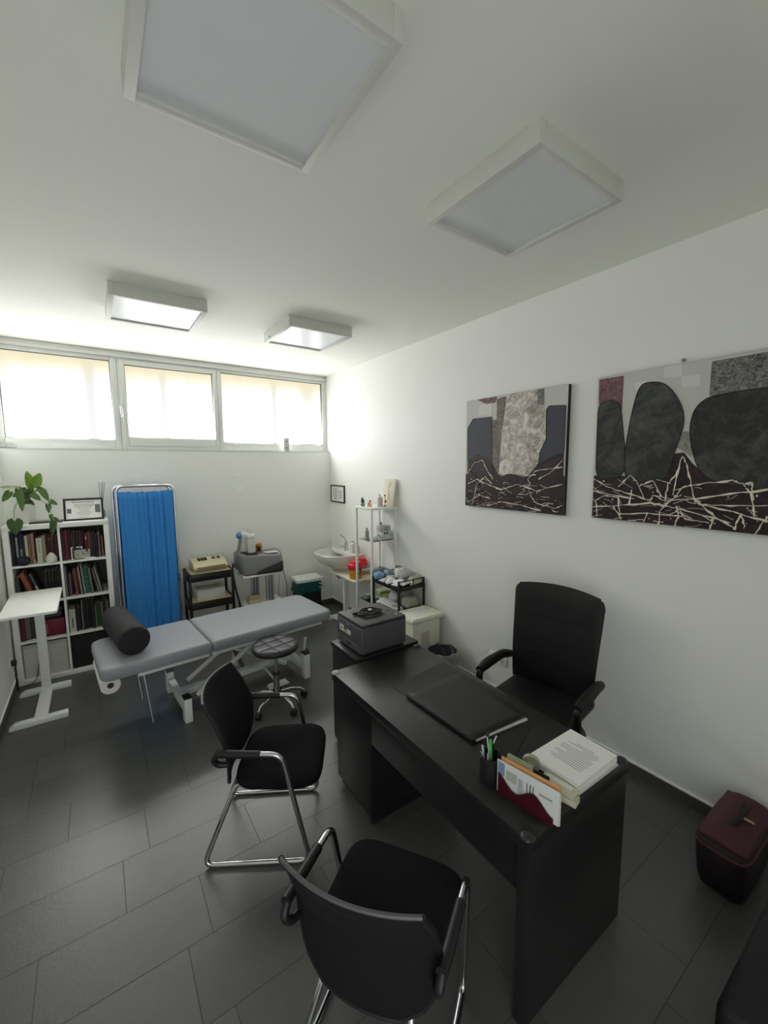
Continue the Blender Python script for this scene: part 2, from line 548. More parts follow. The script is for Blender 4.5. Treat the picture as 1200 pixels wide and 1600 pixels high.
# ------------------------------------------------------------------ small black cabinet carrying the printer
t = thing('side_cabinet', 'low black cabinet standing at the far end of the desk under the printer', 'cabinet', (-1.166, -2.852, 0))
b = MB(); b.bb(-0.25, 0.25, -0.180, 0.172, 0.713, 0.745, BLACKWOOD, 0.003); b.build('top', t)
b = MB()
b.bb(-0.235, -0.217, -0.178, 0.165, 0.03, 0.713, BLACKWOOD, 0.001)
b.bb(0.217, 0.235, -0.178, 0.165, 0.03, 0.713, BLACKWOOD, 0.001)
b.bb(-0.217, 0.217, -0.172, -0.160, 0.03, 0.713, BLACKWOOD)
b.bb(-0.217, 0.217, -0.16, 0.163, 0.03, 0.05, BLACKWOOD)
b.build('body', t)
b = MB(); b.bb(-0.23, 0.23, 0.166, 0.182, 0.04, 0.705, BLACKWOOD, 0.002); o = b.build('door', t); b = MB(); b.cyl((0.18, 0.1821, 0.45), (0.18, 0.2, 0.45), 0.01, STEEL); b.build('knob', o)
for sx in (-1, 1):
    for sy in (-1, 1):
        b = MB(); b.cyl((sx * 0.21, sy * 0.145, 0), (sx * 0.21, sy * 0.145, 0.03), 0.014, BLACKPLAST, seg=12); b.build('foot', t)

# ------------------------------------------------------------------ two visitor chairs on chrome sled frames
MESHFAB = mat('black_mesh_fabric', (19, 19, 20), 0.85, var=0.3, vscale=220, bump=0.6, bscale=420, spec=0.3)
RIMPLAST = mat('grey_black_trim', (84, 84, 84), 0.4, var=0.05)
def visitor_chair(loc, rz, label):
    t = thing('visitor_chair', label, 'chair', loc, rz, 'visitor chairs before the desk')
    for s in (-1, 1):
        b = MB()
        b.tube([(-0.05, s * 0.14, 0.385), (-0.25, s * 0.14, 0.385), (-0.405, s * 0.225, 0.0125), (0.115, s * 0.232, 0.0125),
                (0.0, s * 0.258, 0.605), (-0.295, s * 0.249, 0.618)], 0.0125, CHROME, fil=0.055, seg=12)
        b.build('sled_frame', t)
        b = MB()
        b.tube([(-0.10, s * 0.2565, 0.6085), (-0.22, s * 0.2525, 0.6135), (-0.308, s * 0.2485, 0.6185)], [0.0175, 0.0185, 0.0175], BLACKPLAST, seg=12)
        b.build('armrest', t)
    b = MB(); b.tube([(-0.06, -0.14, 0.385), (-0.06, 0.14, 0.385)], 0.0115, CHROME); b.tube([(-0.2, -0.14, 0.385), (-0.2, 0.14, 0.385)], 0.0115, CHROME)
    b.build('crossbar', t)
    def plan(a, k, g=0.0):
        c, s_ = math.cos(a), math.sin(a)
        e = 0.42
        x = math.copysign(abs(c) ** e, c) * 0.218 * k - 0.04
        y = math.copysign(abs(s_) ** e, s_) * (0.238 - 0.018 * (1 - (x + 0.26) / 0.44)) * k
        return x, y
    b = MB()
    prof = [(0.0, 0.397), (0.93, 0.397), (0.985, 0.404), (1.0, 0.418), (0.985, 0.436), (0.93, 0.448), (0.7, 0.456), (0.35, 0.457), (0.0, 0.456)]
    def sf(u, v):
        j = min(int(round(v * (len(prof) - 1))), len(prof) - 1)
        k, z = prof[j]
        x, y = plan(2 * PI * u, max(k, 0.002))
        z += -0.012 * max(0, (x - 0.08) / 0.1) ** 2 * (1 if z > 0.42 else 0.6)
        return (x, y, z)
    b.surf(sf, 48, len(prof), BLACKFAB, closeu=True)
    b.build('seat', t)
    b = MB(); b.surf(lambda u, v: (plan(2 * PI * u, [0.002, 0.9, 0.97][min(2, int(round(v * 2)))])[0], plan(2 * PI * u, [0.002, 0.9, 0.97][min(2, int(round(v * 2)))])[1], [0.382, 0.382, 0.3965][min(2, int(round(v * 2)))]), 40, 3, BLACKPLAST, closeu=True)
    b.build('seat_shell', t)
    # shield shaped mesh back, curved round the sitter
    def interp(z, tab):
        for (za, va), (zb, vb) in zip(tab, tab[1:]):
            if z <= zb:
                q = (z - za) / (zb - za); q = q * q * (3 - 2 * q) * 0.4 + q * 0.6
                return va + (vb - va) * q
        return tab[-1][1]
    HW = [(0.385, 0.125), (0.42, 0.188), (0.48, 0.220), (0.60, 0.233), (0.70, 0.230), (0.85, 0.212)]
    CX_ = [(0.385, -0.312), (0.50, -0.314), (0.62, -0.324), (0.74, -0.366), (0.85, -0.420)]
    def bf(off):
        def f(u, v):
            q = 2 * u - 1
            z = 0.385 + 0.465 * v
            w = interp(z, HW)
            return (interp(z, CX_) + 0.055 * (q * w / 0.22) ** 2 + off, q * w, z - 0.008 * q * q * v)
        return f
    b = MB(); b.surf(bf(0), 17, 19, MESHFAB); b.build('backrest', t, solid=0.012)
    b = MB()
    g = bf(0)
    pts = [Vector(g(i / 20, 1.0)) for i in range(21)]
    b.tube(pts, 0.0065, RIMPLAST, seg=10)
    b.build('top_rail', t)['label'] = 'grey curved top rail'
    b = MB()
    for s in (0, 1):
        b.tube([Vector(g(s, j / 12)) for j in range(13)], 0.009, BLACKPLAST, seg=8)
    b.tube([Vector(g(i / 12, 0.0)) for i in range(13)], 0.009, BLACKPLAST, seg=8)
    for s in (-1, 1):
        b.tube([(-0.297, s * 0.248, 0.612), (-0.325, s * 0.247, 0.585), (-0.305, s * 0.236, 0.55), (-0.262, s * 0.226, 0.545)], 0.014, BLACKPLAST, fil=0.03, seg=10)
    b.build('back_frame', t)
    return t
visitor_chair((-1.920, -3.179, 0), R(-31), 'black visitor chair farther from the camera, facing the middle of the desk')
visitor_chair((-1.900, -4.100, 0), R(33.2), 'black visitor chair nearest the camera, its back cut by the bottom edge')

# ------------------------------------------------------------------ high-back office chair behind the desk
t = thing('office_chair', 'black high-back office chair behind the desk against the right wall', 'chair', (-0.44, -3.69, 0), R(188.8))
b = MB()
for k in range(5):
    a = R(72 * k + 20)
    c, s = math.cos(a), math.sin(a)
    b.tube([(0.02 * c, 0.02 * s, 0.115), (0.15 * c, 0.15 * s, 0.105), (0.275 * c, 0.275 * s, 0.075)], [0.026, 0.022, 0.015], BLACKPLAST, seg=8)
b.cyl((0, 0, 0.085), (0, 0, 0.14), 0.045, BLACKPLAST)
sb_ = b.build('star_base', t)
for k in range(5):
    a = R(72 * k + 20)
    b = MB(); b.cyl((0.275 * math.cos(a) - 0.02 * math.sin(a), 0.275 * math.sin(a) + 0.02 * math.cos(a), 0.028), (0.275 * math.cos(a) + 0.02 * math.sin(a), 0.275 * math.sin(a) - 0.02 * math.cos(a), 0.028), 0.028, BLACKPLAST, seg=14)
    b.cyl((0.275 * math.cos(a), 0.275 * math.sin(a), 0.03), (0.275 * math.cos(a), 0.275 * math.sin(a), 0.08), 0.008, STEEL, seg=8)
    b.build('caster', sb_)
b = MB(); b.cyl((0, 0, 0.13), (0, 0, 0.41), 0.026, BLACKPLAST); b.box((0, 0, 0.405), (0.2, 0.24, 0.03), BLACKPLAST, bevel=0.006); b.build('gas_lift', t)
b = MB(); b.bb(-0.21, 0.29, -0.262, 0.262, 0.42, 0.51, BLACKLEATHER, 0.04, 4); b.build('seat', t)
def ocb(off):
    def f(u, v):
        q = 2 * u - 1
        z = 0.46 + 0.70 * v - 0.025 * q * q * v
        w = 0.255 + 0.030 * v
        e = 1 - 0.06 * max(0, abs(v - 0.5) * 2 - 0.9) / 0.1
        x = -0.155 - 0.055 * v + 0.03 * math.sin(v * PI * 1.0) * (1 - v) + 0.035 * q * q + off * (1 - abs(q) ** 6 * 0.75) * (1 - abs(2 * v - 1) ** 10 * 0.8)
        return (x, q * w * e, z)
    return f
b = MB()
f1, f2 = ocb(0.028), ocb(-0.04)
n1, n2 = 25, 31
b.surf(f1, n1, n2, BLACKLEATHER)
b.surf(f2, n1, n2, BLACKLEATHER)
for s in (0, 1):
    b.surf(lambda u, v, s=s: Vector(f1(s, u)).lerp(Vector(f2(s, u)), v) + Vector((0, (2 * s - 1) * 0.012 * math.sin(v * PI), 0)), n2, 5, BLACKLEATHER)
    b.surf(lambda u, v, s=s: Vector(f1(u, s)).lerp(Vector(f2(u, s)), v) + Vector((0, 0, (2 * s - 1) * 0.014 * math.sin(v * PI))), n1, 5, BLACKLEATHER)
bmesh.ops.remove_doubles(b.bm, verts=b.bm.verts, dist=0.0005)
b.build('backrest', t, angle=60)
b = MB()
for z_ in (0.73,):
    b.tube([Vector(ocb(0.029)(i / 24, z_ - 0.05 * math.sin(i / 24 * PI) + 0.03)) for i in range(1, 24)], 0.003, BLACKPLAST, seg=6)
b.tube([Vector(ocb(0.029)(i / 24, 0.37)) for i in range(1, 24)], 0.003, BLACKPLAST, seg=6)
b.build('seam', t)
for s in (-1, 1):
    b = MB()
    b.tube([(-0.15, s * 0.30, 0.625), (-0.05, s * 0.312, 0.655), (0.12, s * 0.315, 0.65), (0.235, s * 0.312, 0.635)], [0.024, 0.030, 0.033, 0.024], BLACKLEATHER, fil=0.04, seg=14)
    b.build('arm_pad', t)
    b = MB()
    b.tube([(0.05, s * 0.24, 0.43), (0.12, s * 0.31, 0.43), (0.225, s * 0.312, 0.50), (0.235, s * 0.312, 0.63), (0.15, s * 0.313, 0.635)], 0.022, BLACKPLAST, fil=0.06, seg=12)
    b.build('arm_bracket', t)

# ------------------------------------------------------------------ treatment couch
t = thing('treatment_couch', 'grey padded treatment couch on a white lifting frame across the room', 'couch', (-1.86, -1.512, 0), R(5.0))
def pad(b, x0, x1, w, z0, z1, rl, rr):
    """upholstered slab, corners rounded in plan by rl (left) and rr (right)"""
    pts = []
    for cx, cy, r, a0 in ((x1 - rr, w - rr, rr, 0), (x0 + rl, w - rl, rl, 90), (x0 + rl, -w + rl, rl, 180), (x1 - rr, -w + rr, rr, 270)):
        for i in range(9):
            a = R(a0 + 90 * i / 8)
            pts.append((cx + r * math.cos(a), cy + r * math.sin(a)))
    cx, cy = (x0 + x1) / 2, 0
    lay = [(-0.03, z0), (-0.006, z0 + 0.006), (0, z0 + 0.02), (0, z1 - 0.026), (-0.006, z1 - 0.010), (-0.018, z1 - 0.002), (-0.035, z1)]
    n = len(pts)
    v, f = [], []
    for d, z in lay:
        for (x, y) in pts:
            sx = (abs(x - cx) + d) / abs(x - cx) if abs(x - cx) > 0.05 else 1
            sy = (abs(y) + d) / abs(y) if abs(y) > 0.05 else 1
            v.append((cx + (x - cx) * sx, y * sy, z))
    for k in range(len(lay) - 1):
        for i in range(n):
            j = (i + 1) % n
            f.append((k * n + i, k * n + j, (k + 1) * n + j, (k + 1) * n + i))
    f.append(list(range(n))[::-1]); f.append([(len(lay) - 1) * n + i for i in range(n)])
    b.add(v, f, GREYVINYL)
b = MB(); pad(b, -0.925, -0.197, 0.335, 0.505, 0.598, 0.07, 0.012); b.build('head_section', t)
b = MB(); pad(b, -0.190, 0.915, 0.335, 0.505, 0.598, 0.012, 0.07); b.build('seat_section', t)
b = MB()
for s in (-1, 1):
    b.bb(-0.70, -0.205, s * 0.27 - 0.018, s * 0.27 + 0.018, 0.468, 0.504, WMETAL, 0.003)
    b.bb(-0.185, 0.82, s * 0.27 - 0.018, s * 0.27 + 0.018, 0.468, 0.504, WMETAL, 0.003)
for x in (-0.68, -0.22, -0.17, 0.35, 0.80):
    b.bb(x - 0.015, x + 0.015, -0.25, 0.25, 0.472, 0.502, WMETAL)
b.build('upper_frame', t)
b = MB()
for x in (-0.39, 0.64):
    b.bb(x - 0.026, x + 0.026, -0.235, 0.235, 0.075, 0.135, WMETAL, 0.003)
b.bb(-0.365, 0.615, -0.03, 0.03, 0.08, 0.13, WMETAL, 0.003)
b.build('base_frame', t)
for x, h in ((-0.39, 0.19), (0.64, 0.23)):
    for s in (-1, 1):
        b = MB()
        b.bb(x - 0.027, x + 0.027, s * 0.275 - 0.04, s * 0.275 + 0.04, 0.0, h, WMETAL, 0.003)
        o = b.build('foot_post', t)
        b = MB(); b.bb(x - 0.028, x + 0.028, s * 0.275 - 0.041, s * 0.275 + 0.041, h, h + 0.012, BLACKPLAST, 0.003); b.build('cap', o)
for s in (-1, 1):
    b = MB()
    b.tube([(-0.28, s * 0.15, 0.11), (0.30, s * 0.15, 0.475)], 0.022, WMETAL, seg=4)
    b.tube([(0.52, s * 0.11, 0.11), (-0.06, s * 0.11, 0.475)], 0.022, WMETAL, seg=4)
    b.build('lifting_arm', t)
b = MB(); b.bb(0.12, 0.165, 0.10, 0.17, 0.13, 0.36, WMETAL, 0.003); b.bb(0.12, 0.166, 0.099, 0.171, 0.36, 0.372, BLACKPLAST); b.cyl((0.15, 0.0, 0.16), (0.05, 0.0, 0.44), 0.022, STEEL)
b.build('lifting_motor', t)
b = MB(); b.tube([(0.26, -0.30, 0.06), (0.42, -0.30, 0.06)], 0.012, WMETAL); b.bb(0.25, 0.43, -0.36, -0.29, 0.045, 0.058, WMETAL, 0.003); b.tube([(0.34, -0.3, 0.06), (0.34, -0.03, 0.10)], 0.01, WMETAL); b.build('foot_pedal', t)
for s in (-1, 1):
    b = MB(); b.tube([(-0.66, s * 0.20 - 0.02, 0.50), (-0.63, s * 0.20 - 0.10, 0.10)], 0.010, STEEL); b.build('head_strut', t)
b = MB(); b.cyl((0.70, -0.20, 0.14), (0.70, -0.20, 0.22), 0.02, BLACKPLAST); b.tube([(0.66, -0.2, 0.18), (0.74, -0.1, 0.3)], 0.012, WMETAL); b.build('wheel_lever', t)

# paper roll under the head end
t = thing('paper_roll', 'white paper roll hanging under the head end of the grey couch', 'paper roll', (-2.700, -1.80, 0.43), R(5))
b = MB(); b.lathe([(0.021, 0), (0.060, 0), (0.062, 0.002), (0.062, 0.478), (0.060, 0.48), (0.021, 0.48)], PAPER, c=(0, 0, 0), rot=(R(-90), 0, 0), seg=32)
b.build('roll', t)
CARD = mat('grey_cardboard', (88, 86, 82), 0.9)
b = MB(); b.lathe([(0.0205, -0.001), (0.0205, 0.481), (0.017, 0.481), (0.017, -0.001)], CARD, rot=(R(-90), 0, 0), seg=20)
b.cyl((0, 0.004, 0), (0, 0.476, 0), 0.0165, BLACKPLAST)
b.build('core', t)

# black bolster
v0, v1 = Vector((-2.532, -1.775, 0.705)), Vector((-2.632, -1.135, 0.705))
dv = v1 - v0
t = tag(MB().lathe([(0.0, 0), (0.08, 0), (0.098, 0.006), (0.106, 0.02), (0.107, 0.04), (0.107, dv.length - 0.04), (0.106, dv.length - 0.02), (0.098, dv.length - 0.006), (0.08, dv.length), (0, dv.length)], mat('black_bolster_cover', (30, 30, 31), 0.75, var=0.2, vscale=60, bump=0.4, bscale=300), seg=40).build('bolster', loc=v0, rot=dv.to_track_quat('Z', 'Y').to_euler()), 'black cylindrical bolster lying across the head end of the couch', 'bolster')

# ------------------------------------------------------------------ round stool
t = thing('swivel_stool', 'round black tufted swivel stool on a chrome five-star base', 'stool', (-1.578, -2.012, 0), R(10))
TUFT = mat('black_tufted_leather', (40, 41, 45), 0.38, var=0.1, vscale=30, bump=0.15, bscale=200, spec=0.6)
b = MB()
def st(u, v):
    pr = [(0.0, 0.472), (0.165, 0.472), (0.181, 0.479), (0.187, 0.496), (0.183, 0.512), (0.172, 0.522), (0.158, 0.527)]
    a = 2 * PI * u
    k = v * 18
    if k <= 6:
        i = int(k); r, z = pr[i]
    else:
        r = 0.158 * (18 - k) / 12; z = 0.528
        x, y = r * math.cos(a), r * math.sin(a)
        d = min(abs((x + 0.06) % 0.12 - 0.06), abs((y + 0.06) % 0.12 - 0.06)) if r > 0.001 else 0
        d = min(abs(x - 0.055), abs(x + 0.055), abs(y - 0.055), abs(y + 0.055), 0.03)
        z += 0.004 * (d / 0.03) ** 0.6 - 0.002
    return (r * math.cos(a), r * math.sin(a), z)
b.surf(st, 96, 19, TUFT, closeu=True); b.build('seat', t, angle=80)
b = MB()
for k in (-0.055, 0.055):
    L_ = math.sqrt(0.165 ** 2 - k * k)
    b.tube([(k, -L_, 0.5275), (k, L_, 0.5275)], 0.0035, BLACKPLAST, seg=6)
    b.tube([(-L_, k, 0.5275), (L_, k, 0.5275)], 0.0035, BLACKPLAST, seg=6)
b.build('seam', t)
b = MB(); b.cyl((0, 0, 0.27), (0, 0, 0.471), 0.014, CHROME); b.cyl((0, 0, 0.262), (0, 0, 0.278), 0.03, BLACKPLAST); b.cyl((0, 0, 0.08), (0, 0, 0.265), 0.025, CHROME); b.cyl((0, 0, 0.457), (0, 0, 0.4719), 0.08, BLACKPLAST); b.build('gas_lift', t)
b = MB()
for k in range(5):
    a = R(72 * k - 15)
    c, s = math.cos(a), math.sin(a)
    b.tube([(0.02 * c, 0.02 * s, 0.105), (0.12 * c, 0.12 * s, 0.105), (0.20 * c, 0.20 * s, 0.085), (0.225 * c, 0.225 * s, 0.06)], [0.014, 0.014, 0.013, 0.012], CHROME, seg=10)
b.cyl((0, 0, 0.08), (0, 0, 0.125), 0.033, BLACKPLAST)
sb_ = b.build('star_base', t)
for k in range(5):
    a = R(72 * k - 15)
    x, y, dx, dy = 0.23 * math.cos(a), 0.23 * math.sin(a), 0.022 * math.cos(a + 1.9), 0.022 * math.sin(a + 1.9)
    b = MB(); b.cyl((x - dx, y - dy, 0.025), (x + dx, y + dy, 0.025), 0.025, BLACKPLAST, seg=16, bevel=0.004); b.cyl((x, y, 0.026), (x, y, 0.062), 0.008, STEEL, seg=8); b.build('caster', sb_)

# ------------------------------------------------------------------ white side table at the left wall
t = thing('side_table', 'white pedestal side table with H-shaped foot in front of the bookcase', 'table', (-3.165, -0.93, 0))
b = MB(); b.prism([(-0.165, -0.375), (0.16, -0.39), (0.175, -0.375), (0.17, 0.345), (0.155, 0.36), (-0.155, 0.36), (-0.172, 0.345)], 'z', 0.878, 0.900, WHITE, 0.004)
b.build('tabletop', t)
b = MB(); b.bb(-0.033, 0.033, 0.27, 0.305, 0.03, 0.8778, WMETAL, 0.004); b.build('column', t)
b = MB()
b.bb(-0.042, 0.042, -0.235, 0.285, 0.008, 0.034, WMETAL, 0.003)
b.build('base_beam', t)
for y in (-0.255, 0.30):
    b = MB(); b.prism([(-0.185, 0.0), (0.172, 0.0), (0.172, 0.040), (-0.15, 0.040), (-0.185, 0.016)], 'y', y - 0.032, y + 0.032, WMETAL, 0.004); b.build('foot', t)

# ------------------------------------------------------------------ white cube bookcase
KX0, KX1, KD, KH = -3.382, -2.612, 0.39, 1.452
t = thing('bookcase', 'white eight-compartment cube bookcase in the left back corner', 'bookcase', ((KX0 + KX1) / 2, -KD / 2 - 0.013, 0))
w = (KX1 - KX0) / 2
d = KD / 2
b = MB()
b.bb(-w, -w + 0.042, -d, d, 0, KH - 0.042, WHITE, 0.002); b.bb(w - 0.042, w, -d, d, 0, KH - 0.042, WHITE, 0.002)
b.bb(-w, w, -d, d, KH - 0.042, KH, WHITE, 0.002)
b.bb(-w + 0.042, w - 0.042, -d, d, 0.0, 0.042, WHITE, 0.001)
b.build('carcass', t)
b = MB(); b.bb(-0.009, 0.009, -d + 0.002, d - 0.006, 0.042, KH - 0.042, WHITE); b.build('divider', t)
CELLZ = [0.042, 0.397, 0.748, 1.094]
for z in CELLZ[1:]:
    for s in (-1, 1):
        b = MB(); b.bb(min(s * 0.009, s * (w - 0.042)), max(s * 0.009, s * (w - 0.042)), -d + 0.002, d - 0.006, z - 0.018, z, WHITE); b.build('shelf', t)
b = MB(); b.bb(-w + 0.042, w - 0.042, d - 0.006, d - 0.001, 0.042, KH - 0.042, mat('dark_back_board', (92, 90, 86), 0.8)); b.build('back_panel', t)

# ------------------------------------------------------------------ folding screen
BLUE = mat('blue_curtain', (54, 138, 214), 0.75, var=0.06, vscale=8, bump=0.15, bscale=300)
t = thing('folding_screen', 'chrome folding screen with blue pleated curtain beside the bookcase', 'screen', (-2.267, -0.275, 0), R(0.5))
def leaf(dx, dy, rz, w, seed, amp):
    M = Matrix.Translation((dx, dy, 0)) @ Matrix.Rotation(rz, 4, 'Z')
    b = MB(); b.M = M
    b.tube([(-w, 0, 0.028), (-w, 0, 1.762), (w, 0, 1.762), (w, 0, 0.028)], 0.0125, CHROME, fil=0.07, seg=12)
    b.tube([(-w, 0, 1.682), (w, 0, 1.682)], 0.005, CHROME, seg=8); b.tube([(-w, 0, 0.22), (w, 0, 0.22)], 0.005, CHROME, seg=8)
    for s in (-1, 1):
        b.ball((s * w, 0, 0.015), (0.017, 0.017, 0.015), BLACKPLAST, 12)
    b.build('frame', t)
    r_ = random.Random(seed)
    ph = [r_.uniform(0, 6.28) for _ in range(5)]
    def f(u, v):
        x = (u * 2 - 1) * (w - 0.016)
        z = 0.20 + 1.505 * v
        def ridge(p):
            return 1 - 2 * abs(math.sin(p)) ** 0.7
        g = ridge(u * 21 + ph[0] + 0.25 * v) * 0.6 + ridge(u * 34 + ph[1] + v * 0.5) * 0.45 + math.sin(u * 71 + ph[2] - v * 0.5) * 0.2
        env = 0.30 + 0.85 * math.exp(-((u - 0.66) / 0.24) ** 2)
        y = -0.0165 - amp * 0.6 + amp * g * env * (0.7 + 0.3 * (1 - v)) - 0.002
        hem = 0.006 * math.sin(u * 26 + ph[0]) * (v > 0.98)
        z -= (0.012 * math.sin(u * PI) if v > 0.9 else 0)
        return (x, y, z + hem)
    b = MB(); b.M = M; b.surf(f, 150, 24, BLUE); b.build('curtain', t, solid=0.0015, angle=70)
leaf(0.0, 0.0, R(0), 0.258, 3, 0.017)
leaf(-0.030, 0.060, R(-1.0), 0.258, 5, 0.006)
leaf(-0.012, 0.115, R(1.0), 0.258, 7, 0.006)
# ------------------------------------------------------------------ books, each a thing of its own
PAGES = mat('book_pages', (196, 188, 168), 0.9, var=0.1, vscale=90)
def book(x, z, w, h, d, rgb, label, group, lean=0.0, front=-0.372, mark=None, rough=0.55, name='book', cat='book'):
    """spine towards the room; x is the lower left corner, lean tilts it (degrees, positive to the right)"""
    c = cm(rgb, rough)
    b = MB()
    e = min(0.003, w * 0.2)
    b.bb(0, e, 0.003, d, 0, h, c); b.bb(w - e, w, 0.003, d, 0, h, c)
    b.prism([(0, 0.004), (w * 0.2, 0.0005), (w * 0.5, -0.0008), (w * 0.8, 0.0005), (w, 0.004)], 'z', 0, h, c)
    b.bb(e, w - e, 0.004, d - 0.004, 0.003, h - 0.004, PAGES)
    if mark:
        for (z0, z1, x0, x1, col) in mark:
            b.bb(w * x0, w * x1, -0.0022, 0.001, h * z0, h * z1, cm(col, 0.6))
    o = b.build(name, loc=(x, front, z), rot=(0, R(lean), 0))
    return tag(o, label, cat, group)
ORD = ['first', 'second', 'third', 'fourth', 'fifth', 'sixth', 'seventh', 'eighth', 'ninth', 'tenth', 'eleventh', 'twelfth', 'thirteenth', 'fourteenth', 'fifteenth', 'sixteenth', 'seventeenth', 'eighteenth']
def row(x0, z, items, where, group):
    """items: (width, height, rgb, colour word, gap before, lean, marks)"""
    x = x0
    for k, it in enumerate(items):
        w, h, rgb, word, gap, lean, mk = (it + (0, 0, None))[:7] if len(it) < 7 else it
        x += gap
        xx = x
        a = R(abs(lean))
        book(xx, z + (w * math.sin(a) if lean > 0 else 0), w, h, 0.21 + 0.03 * ((k * 7) % 3) / 2, rgb, '%s book, %s from the left on %s' % (word, ORD[k], where), group, lean, front=-0.365 + 0.012 * ((k * 5) % 4), mark=mk)
        x += w / math.cos(a) + 0.0012
LX, RX = KX0 + 0.042, (KX0 + KX1) / 2 + 0.009
W_ = (200, 200, 190)
z1, z2, z3, z4 = CELLZ[3], CELLZ[2], CELLZ[1], CELLZ[0]
where = 'the top left shelf of the bookcase'
row(LX + 0.006, z1, [
    (0.020, 0.285, (24, 25, 28), 'tall black', 0, 0, None),
    (0.030, 0.290, (20, 22, 26), 'black white-lettered', 0, 0, [(0.18 + 0.07 * i, 0.235 + 0.07 * i, 0.3, 0.7, (175, 180, 182)) for i in range(10)]),
    (0.020, 0.285, (32, 38, 66), 'navy pale-labelled', 0, 0, [(0.05, 0.5, 0.1, 0.9, (120, 140, 156))]),
    (0.014, 0.270, (52, 68, 62), 'dark green', 0, 0, None),
    (0.018, 0.262, (188, 182, 162), 'cream', 0.003, 0, None),
    (0.018, 0.268, (132, 100, 74), 'tan brown', 0, 0, None),
    (0.022, 0.272, (156, 124, 104), 'pinkish tan', 0, 0, None),
    (0.013, 0.24, (40, 26, 26), 'thin dark maroon', 0, 0, None),
    (0.040, 0.232, (186, 186, 168), 'thick off-white', 0.001, 0, [(0.4, 0.75, 0.4, 0.6, (150, 156, 130)), (0.86, 0.9, 0.4, 0.6, (70, 70, 70))]),
    (0.022, 0.248, (142, 142, 118), 'olive grey', 0, 0, None),
    (0.010, 0.25, (92, 62, 50), 'thin brown', 0, 0, None),
    (0.026, 0.238, (66, 24, 32), 'wine red', 0, 0, [(0.85, 0.92, 0.2, 0.8, (110, 80, 80))]),
    (0.024, 0.236, (58, 26, 40), 'plum', 0, 0, None),
    (0.022, 0.235, (62, 22, 28), 'maroon', 0, 0, None)], where, 'books on the top left shelf')
where = 'the top right shelf of the bookcase'
row(RX + 0.004, z1, [
    (0.018, 0.278, (64, 22, 34), 'wine red', 0, 0, None),
    (0.026, 0.276, (92, 26, 42), 'thick crimson', 0, 0, [(0.08, 0.16, 0.2, 0.8, (130, 50, 60))]),
    (0.020, 0.272, (72, 24, 36), 'burgundy', 0, 0, None),
    (0.014, 0.262, (96, 66, 70), 'dusty rose', 0, 0, None),
    (0.022, 0.26, (40, 26, 34), 'dark plum', 0, 0, None),
    (0.022, 0.258, (50, 32, 36), 'dark brown', 0, 0, None),
    (0.020, 0.256, (72, 38, 48), 'faded red', 0, 0, None),
    (0.020, 0.25, (38, 26, 28), 'blackish brown', 0, 0, None),
    (0.018, 0.238, (86, 30, 26), 'rust red', 0.004, 0, [(0.75, 0.88, 0.2, 0.8, (190, 150, 130))]),
    (0.022, 0.242, (118, 60, 36), 'burnt orange', 0, 0, None),
    (0.020, 0.236, (58, 58, 52), 'grey olive', 0, 0, None),
    (0.018, 0.234, (48, 46, 46), 'charcoal', 0, 0, None),
    (0.014, 0.22, (32, 34, 46), 'dark blue', 0, 0, None),
    (0.013, 0.245, (140, 106, 96), 'pink-edged', 0.004, 0, None),
    (0.010, 0.24, (64, 34, 30), 'thin brown', 0, 0, None),
    (0.012, 0.20, (150, 116, 96), 'short salmon', 0, 0, None)], where, 'books on the top right shelf')
where = 'the second left shelf of the bookcase'
row(LX + 0.006, z2, [
    (0.026, 0.23, (58, 66, 64), 'dark teal', 0, 0, None),
    (0.034, 0.27, (150, 82, 42), 'thick orange leaning', 0.079, -17, None),
    (0.014, 0.265, (78, 28, 34), 'maroon leaning', 0, -17, None),
    (0.012, 0.26, (34, 40, 56), 'navy leaning', 0, -17, None),
    (0.016, 0.266, (58, 96, 84), 'green leaning pale-labelled', 0, -17, [(0.15, 0.55, 0.05, 0.95, (190, 188, 172))])], where, 'leaning books on the second left shelf')
row(LX + 0.206, z2, [(0.023, 0.262, (30, 30, 31), 'black', 0, 0, [(0.7, 0.8, 0.3, 0.7, (70, 70, 68))]) for i in range(1)] +
    [(0.023, 0.262 - 0.004 * (i % 2), (33 - 3 * (i % 2), 32, 33), w, 0, 0, [(0.62, 0.82, 0.25, 0.45, (72, 71, 66)), (0.62, 0.82, 0.6, 0.75, (66, 66, 62))]) for i, w in enumerate(['black', 'dull black', 'black', 'dull black'])],
    'the right half of the second left shelf', 'black binders on the second left shelf')
where = 'the second right shelf of the bookcase'
